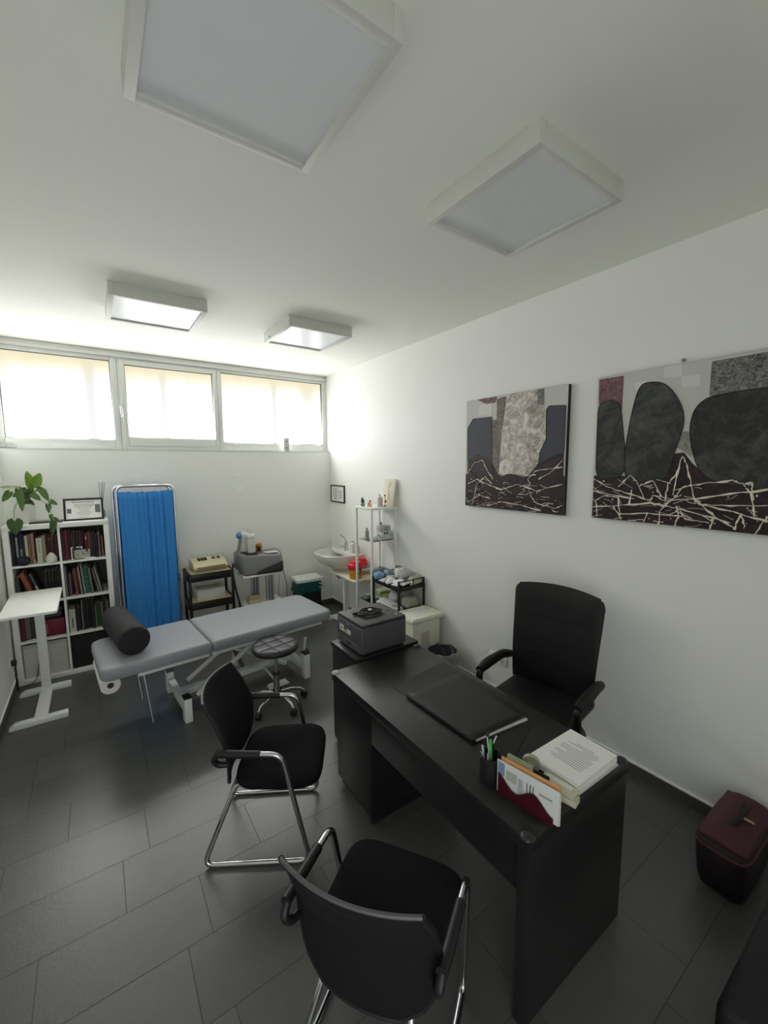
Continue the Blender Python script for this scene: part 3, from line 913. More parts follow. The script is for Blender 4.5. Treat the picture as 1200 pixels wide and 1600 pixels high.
row(RX + 0.004, z2, [
    (0.010, 0.29, (158, 158, 146), 'thin pale grey', 0, 0, None),
    (0.014, 0.28, (40, 42, 40), 'black-green', 0, 0, None),
    (0.016, 0.215, (118, 92, 98), 'mauve', 0.001, 0, None),
    (0.012, 0.20, (60, 48, 48), 'short dark', 0, 0, None),
    (0.009, 0.24, (126, 86, 76), 'brick red', 0.017, -4, None),
    (0.008, 0.26, (156, 112, 102), 'pale rose', 0, -4, None),
    (0.010, 0.262, (98, 44, 44), 'dark red', 0, -4, None),
    (0.010, 0.25, (140, 92, 78), 'terracotta', 0, -4, None),
    (0.008, 0.275, (188, 186, 176), 'thin white', 0, -4, None),
    (0.010, 0.25, (44, 40, 40), 'thin black', 0, -4, None),
    (0.011, 0.29, (176, 182, 172), 'tall pale', 0, -4, None),
    (0.046, 0.25, (44, 92, 82), 'thick teal green', 0.0, -4, [(0.62, 0.64, 0.1, 0.9, (120, 150, 140)), (0.44, 0.46, 0.1, 0.9, (120, 150, 140)), (0.24, 0.26, 0.2, 0.8, (110, 140, 130))]),
    (0.014, 0.25, (118, 116, 98), 'khaki grey', 0, -4, None),
    (0.010, 0.25, (60, 52, 46), 'brown-black', 0.026, -10, None),
    (0.008, 0.23, (190, 186, 174), 'short cream', 0, -10, None),
    (0.009, 0.25, (70, 66, 66), 'slate', 0, -10, None),
    (0.009, 0.26, (166, 164, 158), 'light grey', 0, -10, None),
    (0.010, 0.265, (58, 56, 56), 'graphite', 0, -10, None)], where, 'books on the second right shelf')
where = 'the third left shelf of the bookcase'
row(LX + 0.006, z3, [
    (0.036, 0.27, (74, 20, 34), 'dark red binder-like', 0, 0, None),
    (0.030, 0.272, (96, 100, 98), 'grey', 0, 0, [(0.1, 0.95, 0.02, 0.16, (150, 140, 140))]),
    (0.030, 0.268, (58, 66, 62), 'dark grey-green', 0, 0, None)], where, 'binders on the third left shelf')
where = 'the third right shelf of the bookcase'
row(RX + 0.006, z3, [
    (0.050, 0.225, (186, 184, 168), 'wide cream', 0.0, 0, [(0.2, 0.62, 0.42, 0.6, (52, 52, 50))]),
    (0.016, 0.26, (34, 34, 34), 'black', 0.002, 0, None),
    (0.014, 0.258, (62, 60, 58), 'smoky', 0, 0, [(0.85, 0.95, 0.2, 0.8, (120, 118, 112))]),
    (0.010, 0.262, (24, 24, 24), 'thin black', 0, 0, None),
    (0.012, 0.30, (120, 118, 114), 'tall grey', 0, 0, None),
    (0.018, 0.285, (28, 28, 28), 'deep black', 0, 0, None),
    (0.022, 0.285, (36, 34, 34), 'dull black', 0, 0, [(0.5, 0.9, 0.4, 0.6, (60, 58, 56))]),
    (0.024, 0.28, (22, 22, 23), 'plain black', 0, 0, None),
    (0.024, 0.278, (30, 30, 32), 'blue-black', 0, 0, None),
    (0.012, 0.225, (110, 126, 100), 'pale green', 0, 0, None),
    (0.030, 0.235, (42, 72, 54), 'bottle green', 0, 0, [(0.82, 0.97, 0.4, 0.6, (60, 70, 96))]),
    (0.016, 0.245, (170, 156, 112), 'straw yellow', 0.003, 0, None),
    (0.020, 0.28, (44, 44, 44), 'charcoal', 0, 0, None),
    (0.010, 0.29, (110, 112, 106), 'thin grey', 0, 0, None),
    (0.012, 0.25, (160, 160, 148), 'ivory', 0.003, 0, None)], where, 'books on the third right shelf')
# boxes in the bottom compartments and the red box
def shelf_box(x0, x1, z, h, m, label, cat='box', d0=-0.375, d1=-0.04, lid=None, name='storage_box'):
    t = thing(name, label, cat, ((x0 + x1) / 2, (d0 + d1) / 2, z))
    w, d = (x1 - x0) / 2, (d1 - d0) / 2
    b = MB()
    for a in ((-w, -w + .006, -d, d), (w - .006, w, -d, d), (-w + .006, w - .006, -d, -d + .006), (-w + .006, w - .006, d - .006, d)):
        b.bb(*a, 0, h, m, 0.0015)
    b.bb(-w + .005, w - .005, -d + .005, d - .005, 0, 0.006, m)
    b.build('body', t)
    if lid:
        b = MB(); b.bb(-w, w, -d - 0.001, -d + 0.001, h - 0.03, h, lid); b.build('rim_band', t)
    return t
shelf_box(LX + 0.008, LX + 0.326, z4 + 0.0005, 0.315, mat('white_box_fabric', (196, 196, 188), 0.8, bump=0.2, bscale=300), 'white storage box in the bottom left compartment of the bookcase', lid=cm((176, 176, 168), 0.7))
shelf_box(RX + 0.006, RX + 0.324, z4 + 0.0005, 0.318, mat('black_box_fabric', (34, 33, 32), 0.85, bump=0.3, bscale=300), 'black storage box in the bottom right compartment of the bookcase')
rb = shelf_box(LX + 0.125, LX + 0.322, z3 + 0.0005, 0.155, cm((112, 14, 42), 0.5, var=0.1), 'crimson box on the third left shelf of the bookcase', d0=-0.36, d1=-0.10)
b = MB(); b.bb(-0.06, -0.025, -0.1325, -0.130, 0.03, 0.12, cm((150, 100, 110), 0.6)); b.build('sticker', rb)
b = MB(); b.bb(-0.096, 0.096, -0.127, 0.127, 0.1555, 0.162, cm((80, 10, 30), 0.5)); b.build('lid', rb)
b = MB()
b.bb(-0.088, 0.086, -0.11, 0.11, 0, 0.06, cm((70, 72, 74), 0.8, bump=0.4), 0.02, 3)
b.bb(-0.05, 0.086, -0.10, 0.10, 0.0605, 0.10, cm((84, 84, 86), 0.8, bump=0.4), 0.014, 3)
tag(b.build('folded_cloth', loc=(LX + 0.222, -0.23, z3 + 0.163)), 'grey folded cloth on top of the crimson box', 'cloth')

# odd things standing in front of the books
b = MB(); b.ball((0, 0, 0.042), (0.050, 0.035, 0.042), cm((36, 40, 54), 0.9, bump=0.4), 20); b.cyl((0, 0, 0.001), (0, 0, 0.01), 0.03, cm((36, 40, 54), 0.9, bump=0.4))
tag(b.build('pouch', loc=(LX + 0.078, -0.377, z1), rot=(0, 0, 0)), 'round navy pouch in front of the books on the top left shelf', 'pouch')
t = thing('diffuser', 'white onion-shaped aroma diffuser on the top left shelf', 'diffuser', (LX + 0.275, -0.383, z1))
b = MB(); b.lathe([(0.0, 0), (0.034, 0), (0.039, 0.006), (0.042, 0.028), (0.040, 0.05), (0.033, 0.066), (0.02, 0.082), (0.009, 0.092), (0.004, 0.0955), (0.0, 0.096)], cm((206, 206, 198), 0.4)); b.build('body', t)
b = MB(); b.tube([(-0.036, 0.0, 0.012), (-0.06, -0.012, 0.004), (-0.10, -0.004, 0.02), (-0.13, -0.012, 0.028), (-0.11, 0.002, 0.045)], 0.0022, cm((200, 200, 190), 0.5), fil=0.03, seg=6); b.build('cable', t)
def framed(name, label, cat, loc, rz, tilt, w, h, fw, fm, art, dep=0.012, back=False):
    t = thing(name, label, cat, loc, rz)
    M = Matrix.Rotation(tilt, 4, 'X')
    b = MB(); b.M = M
    b.bb(0, fw, 0, dep, 0, h, fm, 0.001); b.bb(w - fw, w, 0, dep, 0, h, fm, 0.001); b.bb(fw, w - fw, 0, dep, 0, fw, fm, 0.001); b.bb(fw, w - fw, 0, dep, h - fw, h, fm, 0.001)
    b.build('frame', t)
    b = MB(); b.M = M
    b.bb(fw, w - fw, dep * 0.45, dep * 0.9, fw, h - fw, PAPER)
    for (x0, x1, z0, z1_, m) in art:
        X, Z, ww, hh = fw, fw, w - 2 * fw, h - 2 * fw
        b.bb(X + ww * x0, X + ww * x1, dep * 0.45 - 0.0006, dep * 0.45 + 0.0002, Z + hh * z0, Z + hh * z1_, m)
    b.build('certificate', t)
    if back:
        b = MB(); b.M = M
        b.prism([(dep, h * 0.75), (dep + 0.002, h * 0.75), (dep + 0.055, 0.018), (dep + 0.05, 0.018)], 'x', w / 2 - 0.02, w / 2 + 0.02, fm); b.build('easel_leg', t)
    return t
def text_rows(x0, x1, z0, z1_, n, m, seed, fill=0.5):
    r_ = random.Random(seed); out = []
    dz = (z1_ - z0) / n
    for i in range(n):
        z = z1_ - dz * (i + 1)
        q = r_.uniform(0, (x1 - x0) * 0.18)
        x = x0 + q
        while x < x1 - q - 0.02:
            l = r_.uniform(0.03, 0.10)
            out.append((x, min(x + l, x1 - q), z, z + dz * fill, m)); x += l + 0.014
    return out
DARKFRAME = mat('black_picture_frame', (36, 40, 40), 0.5)
PHOTO = mat('grey_photo', (110, 112, 112), 0.6, var=0.5, vscale=80)
art = text_rows(0.14, 0.86, 0.86, 0.94, 1, GREYINK, 3, .8) + text_rows(0.2, 0.82, 0.60, 0.82, 3, GREYINK, 4, .45) + text_rows(0.30, 0.74, 0.18, 0.58, 6, cm((186, 188, 188), .8), 5, .5) + [(0.03, 0.15, 0.30, 0.55, PHOTO), (0.82, 0.97, 0.30, 0.74, PHOTO)] + text_rows(0.3, 0.7, 0.06, 0.12, 1, cm((190, 190, 190), .8), 6)
framed('framed_certificate', 'black framed certificate with two small photos leaning on top of the bookcase', 'certificate', (-2.955, -0.285, KH + 0.0005), R(-2), R(-17), 0.315, 0.218, 0.018, DARKFRAME, art, back=True)
framed('small_framed_certificate', 'small dark framed card in front of books on the top right shelf', 'certificate', (RX + 0.085, -0.381, z1 + 0.0005), R(2), R(-7), 0.135, 0.098, 0.007, DARKFRAME,
       [(0, 1, 0, 1, cm((176, 174, 162), .8))] + [(a, c, z_, zz, GREYINK) for a, c, z_, zz, _ in text_rows(0.14, 0.9, 0.76, 0.92, 2, INK, 8, .5)] + [(0.1, 0.25, 0.3, 0.52, GREYINK), (0.5, 0.62, 0.45, 0.62, INK), (0.6, 0.9, 0.36, 0.46, GREYINK)])
# white photo frame behind the card
tag(MB().bb(0, 0.088, 0, 0.006, 0, 0.008, WHITE).bb(0, 0.008, 0, 0.006, 0.008, 0.11, WHITE).bb(0.08, 0.088, 0, 0.006, 0.008, 0.11, WHITE).bb(0, 0.088, 0, 0.006, 0.11, 0.118, WHITE).bb(0.008, 0.08, 0.003, 0.005, 0.008, 0.11, cm((60, 50, 50), .6)).build('photo_frame', loc=(RX + 0.068, -0.368, z1 + 0.001), rot=(R(-4), 0, 0)), 'narrow white photo frame half hidden behind the small framed card', 'photo frame')
tag(MB().bb(-0.045, 0.045, -0.022, 0.022, 0, 0.006, PAPER, 0.002).bb(-0.03, 0.03, -0.015, 0.015, 0.006, 0.010, PAPER, 0.002).build('notepad', loc=(RX + 0.205, -0.374, z1 + 0.0005), rot=(0, 0, R(6))), 'small white notepad lying at the front edge of the top right shelf', 'notepad')

# ------------------------------------------------------------------ on top of the bookcase
b = MB(); b.bb(-0.12, 0.12, -0.085, 0.085, 0, 0.010, cm((22, 24, 24), 0.35), 0.002)
tag(b.build('tablet', loc=(-3.08, -0.25, KH + 0.0005), rot=(0, 0, R(-3))), 'flat black tablet lying beside the plant pot on the bookcase', 'tablet')
t = thing('reed_diffuser', 'reed diffuser with dark sticks behind the certificate on the bookcase', 'diffuser', (-2.655, -0.10, KH + 0.0005))
b = MB(); b.lathe([(0, 0), (0.028, 0), (0.03, 0.004), (0.03, 0.06), (0.024, 0.075), (0.012, 0.082), (0.012, 0.10), (0, 0.10)], cm((150, 150, 140), 0.2)); b.build('bottle', t)
for dx, dy in ((0.022, 0.0), (-0.004, 0.008), (0.034, -0.004), (0.012, 0.01)):
    b = MB(); b.tube([(dx * 0.1, dy * 0.1, 0.05), (dx * 1.3, dy, 0.352)], 0.0019, cm((56, 56, 58), 0.7), seg=6); b.build('reed', t)

# potted plant
LEAFA = mat('bright_leaf', (106, 140, 42), 0.45, var=0.15, vscale=25)
LEAFB = mat('mid_leaf', (76, 106, 44), 0.45, var=0.15, vscale=25)
LEAFC = mat('dark_leaf', (60, 84, 40), 0.45, var=0.15, vscale=25)
STEM = mat('plant_stem', (104, 122, 70), 0.6)
px, py, pz = -3.232, -0.20, KH + 0.0005
t = thing('potted_plant', 'green trailing heart-leaf plant in a white pot on the bookcase', 'plant', (px, py, pz))
b = MB(); b.lathe([(0, 0), (0.058, 0), (0.062, 0.004), (0.078, 0.170), (0.080, 0.176), (0.074, 0.176), (0.072, 0.158), (0, 0.155)], mat('white_pot', (224, 224, 216), 0.4)); b.build('pot', t)
b = MB(); b.lathe([(0, 0.1552), (0.06, 0.158), (0.0715, 0.1585), (0.071, 0.15), (0, 0.15)], mat('potting_soil', (60, 48, 38), 0.95, bump=0.6)); b.build('soil', t)
def leaf_(base, tip, width, nrm, m, heart=True, droop=0.1):
    base, tip = Vector(base) - Vector((px, py, pz)), Vector(tip) - Vector((px, py, pz))
    ax = tip - base
    L_ = ax.length; ax.normalize()
    nrm = Vector(nrm); nrm = (nrm - ax * nrm.dot(ax)).normalized()
    sd = ax.cross(nrm)
    prof = [(-0.14, 0.0, .30), (-0.10, 0.0, .62), (0.02, 0, .92), (0.2, 0, 1.0), (0.42, 0, .92), (0.64, 0, .74), (0.82, 0, .48), (0.94, 0, .24), (1.0, 0, 0.02)] if heart else [(0, 0, .1), (0.15, 0, .6), (0.35, 0, .95), (0.55, 0, .95), (0.75, 0, .65), (0.9, 0, .3), (1, 0, .02)]
    b = MB()
    def f(u, v):
        k = v * (len(prof) - 1); i = min(int(k), len(prof) - 2); q = k - i
        tt = prof[i][0] * (1 - q) + prof[i + 1][0] * q
        w = (prof[i][2] * (1 - q) + prof[i + 1][2] * q) * width / 2
        s = u * 2 - 1
        if heart and tt < 0.12:
            tt = tt * abs(s) ** 0.5 + 0.09 * (1 - abs(s)) ** 0.7
        return base + ax * (tt * L_) + sd * (s * w) + nrm * (abs(s) * w * 0.25 - droop * L_ * max(0, tt) ** 2)
    b.surf(f, 9, 22, m)
    return b.build('leaf', t, solid=0.0012, angle=80)
C0 = (px, py, pz + 0.16)
FW = (0.25, -1, 0.15)
LV = [((-3.165, -.24, 1.785), (-3.188, -.26, 1.925), .078, FW, LEAFA), ((-3.145, -.25, 1.80), (-3.095, -.27, 1.905), .088, FW, LEAFA),
      ((-3.21, -.25, 1.76), (-3.30, -.27, 1.70), .06, FW, LEAFC), ((-3.17, -.25, 1.72), (-3.11, -.28, 1.66), .055, FW, LEAFB), ((-3.23, -.21, 1.70), (-3.19, -.25, 1.77), .05, FW, LEAFB),
      ((-3.255, -.26, 1.775), (-3.385, -.30, 1.800), .055, (0, -.5, 1), LEAFB), ((-3.255, -.27, 1.765), (-3.235, -.33, 1.575), .062, FW, LEAFB),
      ((-3.315, -.28, 1.745), (-3.365, -.31, 1.665), .06, FW, LEAFB), ((-3.10, -.25, 1.755), (-3.052, -.29, 1.655), .058, FW, LEAFB),
      ((-3.13, -.24, 1.765), (-3.06, -.24, 1.745), .05, (0.1, -.9, .6), LEAFC), ((-3.21, -.22, 1.74), (-3.20, -.27, 1.635), .05, FW, LEAFC),
      ((-3.06, -.28, 1.62), (-3.055, -.32, 1.545), .045, FW, LEAFC), ((-3.045, -.27, 1.65), (-2.99, -.29, 1.615), .045, FW, LEAFB),
      ((-3.283, -.43, 1.508), (-3.285, -.445, 1.385), .11, (0.1, -1, .2), LEAFC), ((-3.022, -.43, 1.478), (-3.040, -.445, 1.350), .055, (0.3, -1, .1), LEAFC),
      ((-3.04, -.40, 1.535), (-3.03, -.41, 1.475), .032, FW, LEAFB), ((-3.02, -.40, 1.50), (-2.985, -.40, 1.478), .03, (0.3, -1, .5), LEAFC),
      ((-3.185, -.20, 1.71), (-3.165, -.24, 1.79), .05, FW, LEAFA), ((-3.225, -.20, 1.66), (-3.16, -.27, 1.625), .06, (0.1, -.9, .8), LEAFC),
      ((-3.20, -.2, 1.72), (-3.12, -.26, 1.70), .05, (0, -1, .5), LEAFC)]
for a, c, w, n, m in LV:
    leaf_(a, c, w, n, m)
O = Vector((px, py, pz))
for path in ([C0, (-3.20, -.21, 1.70), (-3.165, -.24, 1.775)], [C0, (-3.19, -.22, 1.72), (-3.15, -.25, 1.80)], [C0, (-3.23, -.22, 1.73), (-3.255, -.26, 1.775)],
             [C0, (-3.25, -.23, 1.73), (-3.255, -.27, 1.765)], [C0, (-3.27, -.22, 1.72), (-3.315, -.28, 1.745)], [C0, (-3.17, -.22, 1.73), (-3.10, -.25, 1.755)],
             [C0, (-3.18, -.24, 1.70), (-3.11, -.28, 1.66), (-3.05, -.32, 1.615), (-3.035, -.41, 1.53), (-3.022, -.43, 1.478)],
             [C0, (-3.27, -.28, 1.66), (-3.29, -.38, 1.585), (-3.284, -.425, 1.52)], [C0, (-3.2, -.19, 1.70), (-3.185, -.20, 1.71)], [C0, (-3.19, -.2, 1.69), (-3.13, -.24, 1.765)]):
    b = MB(); b.tube([Vector(p) - O for p in path], 0.003, STEM, fil=0.03, seg=6); b.build('stem', t)
# grey cable hanging down the front of the bookcase and the plug on the left wall
tag(MB().tube([(-3.215, -0.41, 0.40), (-3.213, -0.413, 0.30), (-3.222, -0.413, 0.20), (-3.24, -0.415, 0.10), (-3.25, -0.42, 0.045), (-3.29, -0.43, 0.006), (-3.35, -0.44, 0.006), (-3.37, -0.50, 0.006)], 0.003, cm((52, 54, 52), 0.6), fil=0.03, seg=6).build('cable'), 'thin grey cable hanging down the front of the bookcase to the floor', 'cable')
t = thing('wall_socket', 'white wall socket with black plug low on the left wall', 'socket', (-3.3995, -0.565, 0.29))
b = MB(); b.bb(0, 0.010, -0.04, 0.04, -0.04, 0.04, WHITE, 0.003); b.build('plate', t)
b = MB(); b.cyl((0.0102, 0, 0), (0.045, 0, 0), 0.025, BLACKPLAST, bevel=0.004); b.tube([(0.03, 0, -0.015), (0.03, 0, -0.12), (0.025, 0.05, -0.275), (0.03, 0.10, -0.284)], 0.004, BLACKPLAST, fil=0.03, seg=6); b.build('plug', t)
# ------------------------------------------------------------------ on the desk
Z = DZ + 0.0004
b = MB(); b.prism([(-1.405, -3.398), (-1.335, -4.160), (-0.955, -4.020), (-0.975, -3.345)], 'z', Z, Z + 0.0025, mat('black_desk_mat', (34, 34, 34), 0.55, bump=0.2), 0.0008)
tag(b.build('desk_mat'), 'thin black desk mat lying under the folder', 'desk mat')
t = thing('folder', 'large black document folder lying on the desk mat', 'folder', (-1.21, -3.76, Z + 0.003), 0)
LEATH = mat('black_folder_cover', (30, 30, 30), 0.5, bump=0.25, bscale=350)
q = [(-0.192, 0.232), (-0.180, -0.232), (0.165, -0.262), (0.212, 0.236)]
b = MB(); b.prism(q, 'z', 0.0, 0.003, LEATH, 0.001); b.build('back_cover', t)
b = MB(); b.prism([(-0.170, 0.22), (-0.160, -0.236), (0.155, -0.270), (0.20, 0.225)], 'z', 0.0034, 0.012, PAPER); b.build('sheets', t)['label'] = 'white sheets showing at the folder edge'
b = MB()
def cov(u, v):
    a = Vector((*q[0], 0)).lerp(Vector((*q[3], 0)), u); c = Vector((*q[1], 0)).lerp(Vector((*q[2], 0)), u)
    p = a.lerp(c, v)
    return (p.x, p.y, 0.0155 + 0.004 * v ** 3 * u)
b.surf(cov, 10, 12, LEATH)
b.build('front_cover', t, solid=0.003)
b = MB(); b.prism([(q[0][0] - 0.004, q[0][1]), (q[0][0] + 0.004, q[0][1]), (q[1][0] + 0.004, q[1][1]), (q[1][0] - 0.004, q[1][1])], 'z', 0.0, 0.017, LEATH, 0.002); b.build('spine', t)

BRIGHT = mat('bright_nickel', (206, 206, 202), 0.35, 0.25, var=0.03)
# pen cup and what stands in it
cx, cy = -1.487, -4.172
t = thing('pen_cup', 'black mesh pen cup on the desk', 'pen cup', (cx, cy, Z))
b = MB(); b.lathe([(0, 0), (0.040, 0), (0.041, 0.002), (0.041, 0.100), (0.0425, 0.101), (0.0425, 0.104), (0.0385, 0.104), (0.0385, 0.003), (0, 0.003)], mat('black_wire_mesh', (26, 26, 27), 0.5, bump=0.8, bscale=600), seg=32); b.build('cup', t)
def pen(p0, p1, r, m, label, tip=None, name='pen', cat='pen', cap=None):
    b = MB()
    p0, p1 = Vector((cx, cy, Z)) + Vector(p0), Vector((cx, cy, Z)) + Vector(p1)
    d = p1 - p0
    b.tube([Vector(), d * 0.06, d * 0.9, d], [r * 0.4, r, r, r * 0.75], m, seg=10)
    if tip: b.tube([d * 0.72, d * 1.005], r * 1.15, tip, seg=10)
    return tag(b.build(name, loc=p0), label, cat, 'pens in the mesh cup')
pen((-0.01, 0.01, 0.005), (-0.022, 0.022, 0.138), 0.0045, BRIGHT, 'silver pen at the back of the pen cup')
pen((0.015, 0.0, 0.005), (0.03, 0.02, 0.136), 0.004, BLACKPLAST, 'black pen on the right of the pen cup')
pen((0.0, -0.01, 0.005), (0.012, 0.012, 0.155), 0.0055, mat('green_plastic', (64, 190, 70), 0.4), 'bright green marker in the pen cup')
pen((-0.02, -0.01, 0.005), (-0.03, -0.012, 0.128), 0.004, cm((150, 150, 152), .3), 'grey pen on the near side of the pen cup')
pen((0.01, -0.02, 0.005), (0.016, -0.028, 0.125), 0.004, cm((40, 44, 60), .4), 'dark blue pen on the near side of the pen cup')
b = MB()
b.tube([(0, 0, 0), (0.0, 0.0, 0.02), (-0.014, 0.012, 0.175)], [0.003, 0.003, 0.0026], BRIGHT, seg=8)
b.lathe([(0, -0.004), (0.011, -0.004), (0.0135, 0), (0.011, 0.004), (0, 0.004)], BLACKPLAST, c=(-0.014, 0.012, 0.185), rot=(R(70), 0, R(25)), seg=20)
b.cyl((-0.014, 0.012, 0.197), (-0.0145, 0.012, 0.207), 0.003, BLACKPLAST, seg=8)
tag(b.build('reflex_hammer', loc=(cx + 0.004, cy - 0.002, Z + 0.006)), 'thin steel reflex hammer with round black head in the pen cup', 'hammer')
b = MB()
b.tube([(0, 0, 0), (-0.035, 0.012, 0.105)], 0.005, STEEL, seg=10)
b.cyl((-0.030, 0.016, 0.10), (-0.066, -0.005, 0.128), 0.0105, BRIGHT, seg=14); b.cyl((-0.064, -0.004, 0.1265), (-0.078, -0.012, 0.137), 0.0125, BLACKPLAST, seg=14)
tag(b.build('otoscope', loc=(cx - 0.004, cy + 0.006, Z + 0.006)), 'chrome otoscope leaning out of the left of the pen cup', 'instrument')
b = MB()
b.tube([(0, 0, 0), (0.035, 0.012, 0.11)], 0.004, BLACKPLAST, seg=8); b.box((0.045, 0.016, 0.128), (0.03, 0.006, 0.018), cm((196, 198, 196), .5), rot=(0.4, -0.7, 0.2), bevel=0.001)
tag(b.build('tagged_key', loc=(cx + 0.004, cy + 0.004, Z + 0.006)), 'small white tag on a black holder at the right of the pen cup', 'tag')

# letter holder with envelopes
WINE = mat('wine_red_plastic', (66, 16, 28), 0.35, var=0.08)
t = thing('letter_holder', 'wine red wavy letter holder packed with envelopes at the desk corner', 'letter holder', (-1.462, -4.335, Z), R(-80))
# local x runs along the holder, local y across it
def wavy(y0, y1, hmax):
    n = 24; pts = [(-0.105, 0)]
    for i in range(n + 1):
        u = i / n
        z = hmax * (0.72 + 0.25 * math.cos(u * 2 * PI * 1.45 + 0.3) - 0.18 * u)
        pts.append((-0.105 + 0.21 * u, z))
    pts.append((0.105, 0))
    return pts
for y0, h_ in ((-0.040, 0.088), (0.0, 0.105), (0.036, 0.12)):
    b = MB(); b.prism(wavy(0, 0, h_), 'y', y0, y0 + 0.004, WINE); b.build('divider', t)
b = MB(); b.bb(-0.105, 0.105, -0.042, 0.042, 0, 0.004, WINE, 0.001); b.build('base', t)
M_ = Matrix.Translation((-1.462, -4.335, Z)) @ Matrix.Rotation(R(-80), 4, 'Z')
def env(y, w, h, th, rgb, label, x=0.0, tilt=0, marks=(), name='envelope', cat='envelope'):
    b = MB()
    b.box((0, 0, h / 2), (w, th, h), cm(rgb, 0.75), bevel=min(th * .3, .001))
    for x0, x1, z0, z1_, c in marks:
        b.bb(-w / 2 + w * x0, -w / 2 + w * x1, -th / 2 - 0.0006, -th / 2 + .0002, h * z0, h * z1_, cm(c, 0.7))
    o = b.build(name)
    o.matrix_world = M_ @ Matrix.Translation((x, y, 0.0045)) @ Matrix.Rotation(R(tilt), 4, 'X')
    return tag(o, label, cat, 'envelopes in the letter holder')
env(-0.031, 0.235, 0.128, 0.003, (206, 208, 206), 'white printed envelope at the front of the letter holder', 0.004, 0, [(0.02, 0.13, 0.55, 0.95, (120, 140, 170)), (0.16, 0.34, 0.5, 0.8, (170, 172, 158)), (0.36, 0.44, 0.3, 0.75, (170, 170, 172)), (0.50, 0.515, 0.45, 0.75, (90, 90, 90)), (0.55, 0.57, 0.45, 0.75, (90, 90, 90)), (0.6, 0.615, 0.45, 0.75, (90, 90, 90)), (0.7, 0.9, 0.6, 0.66, (150, 150, 150))])
env(-0.026, 0.238, 0.122, 0.003, (196, 190, 170), 'cream envelope just behind the front white envelope', 0.006)
env(-0.019, 0.222, 0.138, 0.005, (206, 150, 92), 'orange manila envelope in the middle of the letter holder', 0.008)
env(-0.012, 0.215, 0.132, 0.004, (214, 204, 182), 'pale envelope behind the orange manila one', 0.004)
env(0.012, 0.10, 0.135, 0.012, (150, 156, 128), 'green-white pad standing at the back of the letter holder', -0.045, 0, [(0.0, 1.0, 0.8, 0.97, (196, 202, 178))])
env(0.026, 0.06, 0.115, 0.010, (34, 34, 34), 'small black notebook at the back of the letter holder', 0.03, 0, name='notebook', cat='notebook')
t = thing('tape_dispenser', 'clear tape roll on a small dispenser behind the letter holder', 'tape', (-1.352, -4.262, Z), R(-60))
TAPE = mat('clear_tape', (176, 174, 148), 0.25, var=0.05)
b = MB(); b.lathe([(0.013, -0.009), (0.034, -0.009), (0.034, 0.009), (0.013, 0.009)], TAPE, c=(0, 0, 0.062), rot=(R(90), 0, 0), seg=32); b.build('tape_roll', t)
b = MB(); b.prism([(-0.04, 0), (0.06, 0), (0.06, 0.03), (0.035, 0.018), (0.0, 0.02), (-0.015, 0.065), (-0.04, 0.05)], 'y', 0.0105, 0.014, cm((190, 192, 184), .25)); b.prism([(-0.04, 0), (0.06, 0), (0.06, 0.03), (0.035, 0.018), (0.0, 0.02), (-0.015, 0.065), (-0.04, 0.05)], 'y', -0.014, -0.0105, cm((190, 192, 184), .25)); b.cyl((0, -0.0103, 0.062), (0, 0.0103, 0.062), 0.0125, cm((206, 206, 200), .3)); b.build('dispenser', t)
CARTON = mat('cream_carton', (196, 194, 168), 0.7)
for k, (x, y, zz, lab) in enumerate(((-1.342, -4.385, 0, 'lower cream carton strip between letter holder and paper stack'), (-1.334, -4.372, 0.0232, 'upper cream carton strip between letter holder and paper stack'))):
    b = MB(); b.box((0, 0, 0.0115), (0.045, 0.125, 0.022), CARTON, bevel=0.002); b.box((0.004, 0, 0.0228), (0.02, 0.10, 0.0006), cm((220, 218, 206), .8))
    tag(b.build('carton', loc=(x, y, Z + zz), rot=(0, 0, R(12 - 6 * k))), lab, 'carton', 'cream cartons on the desk')
# stack of printed sheets
t = thing('paper_stack', 'tall stack of white printed sheets at the near end of the desk', 'paper', (-1.145, -4.318, Z), R(0))
b = MB()
r_ = random.Random(2)
z = 0
for k in range(9):
    h_ = r_.uniform(0.003, 0.006)
    dx, dy, a = r_.uniform(-.005, .005), r_.uniform(-.005, .005), R(r_.uniform(-1.6, 1.6))
    b.box((dx, dy, z + h_ / 2), (0.284, 0.208, h_ - 0.0004), PAPER if k % 3 else cm((206, 206, 200), .8), rot=(0, 0, a))
    z += h_
b.build('sheets', t)
b = MB()
def line(x, y0, y1, w=0.0035):
    b.bb(x, x + w, y0, y1, z - 0.0002, z + 0.0004, GREYINK)
b.bb(-0.141, 0.141, -0.103, 0.103, z - 0.0004, z - 0.0001, PAPER)
for k, (yy0, yy1) in enumerate([(-0.045, 0.03), (-0.07, 0.06), (-0.075, -0.01), (-0.07, 0.075), (-0.06, 0.07), (-0.075, 0.07), (-0.075, 0.03), (-0.07, 0.072), (-0.075, 0.07), (-0.07, 0.045), (-0.072, 0.07), (-0.07, 0.06)]):
    line(0.075 - 0.013 * k, yy0, yy1)
b.build('printed_page', t)

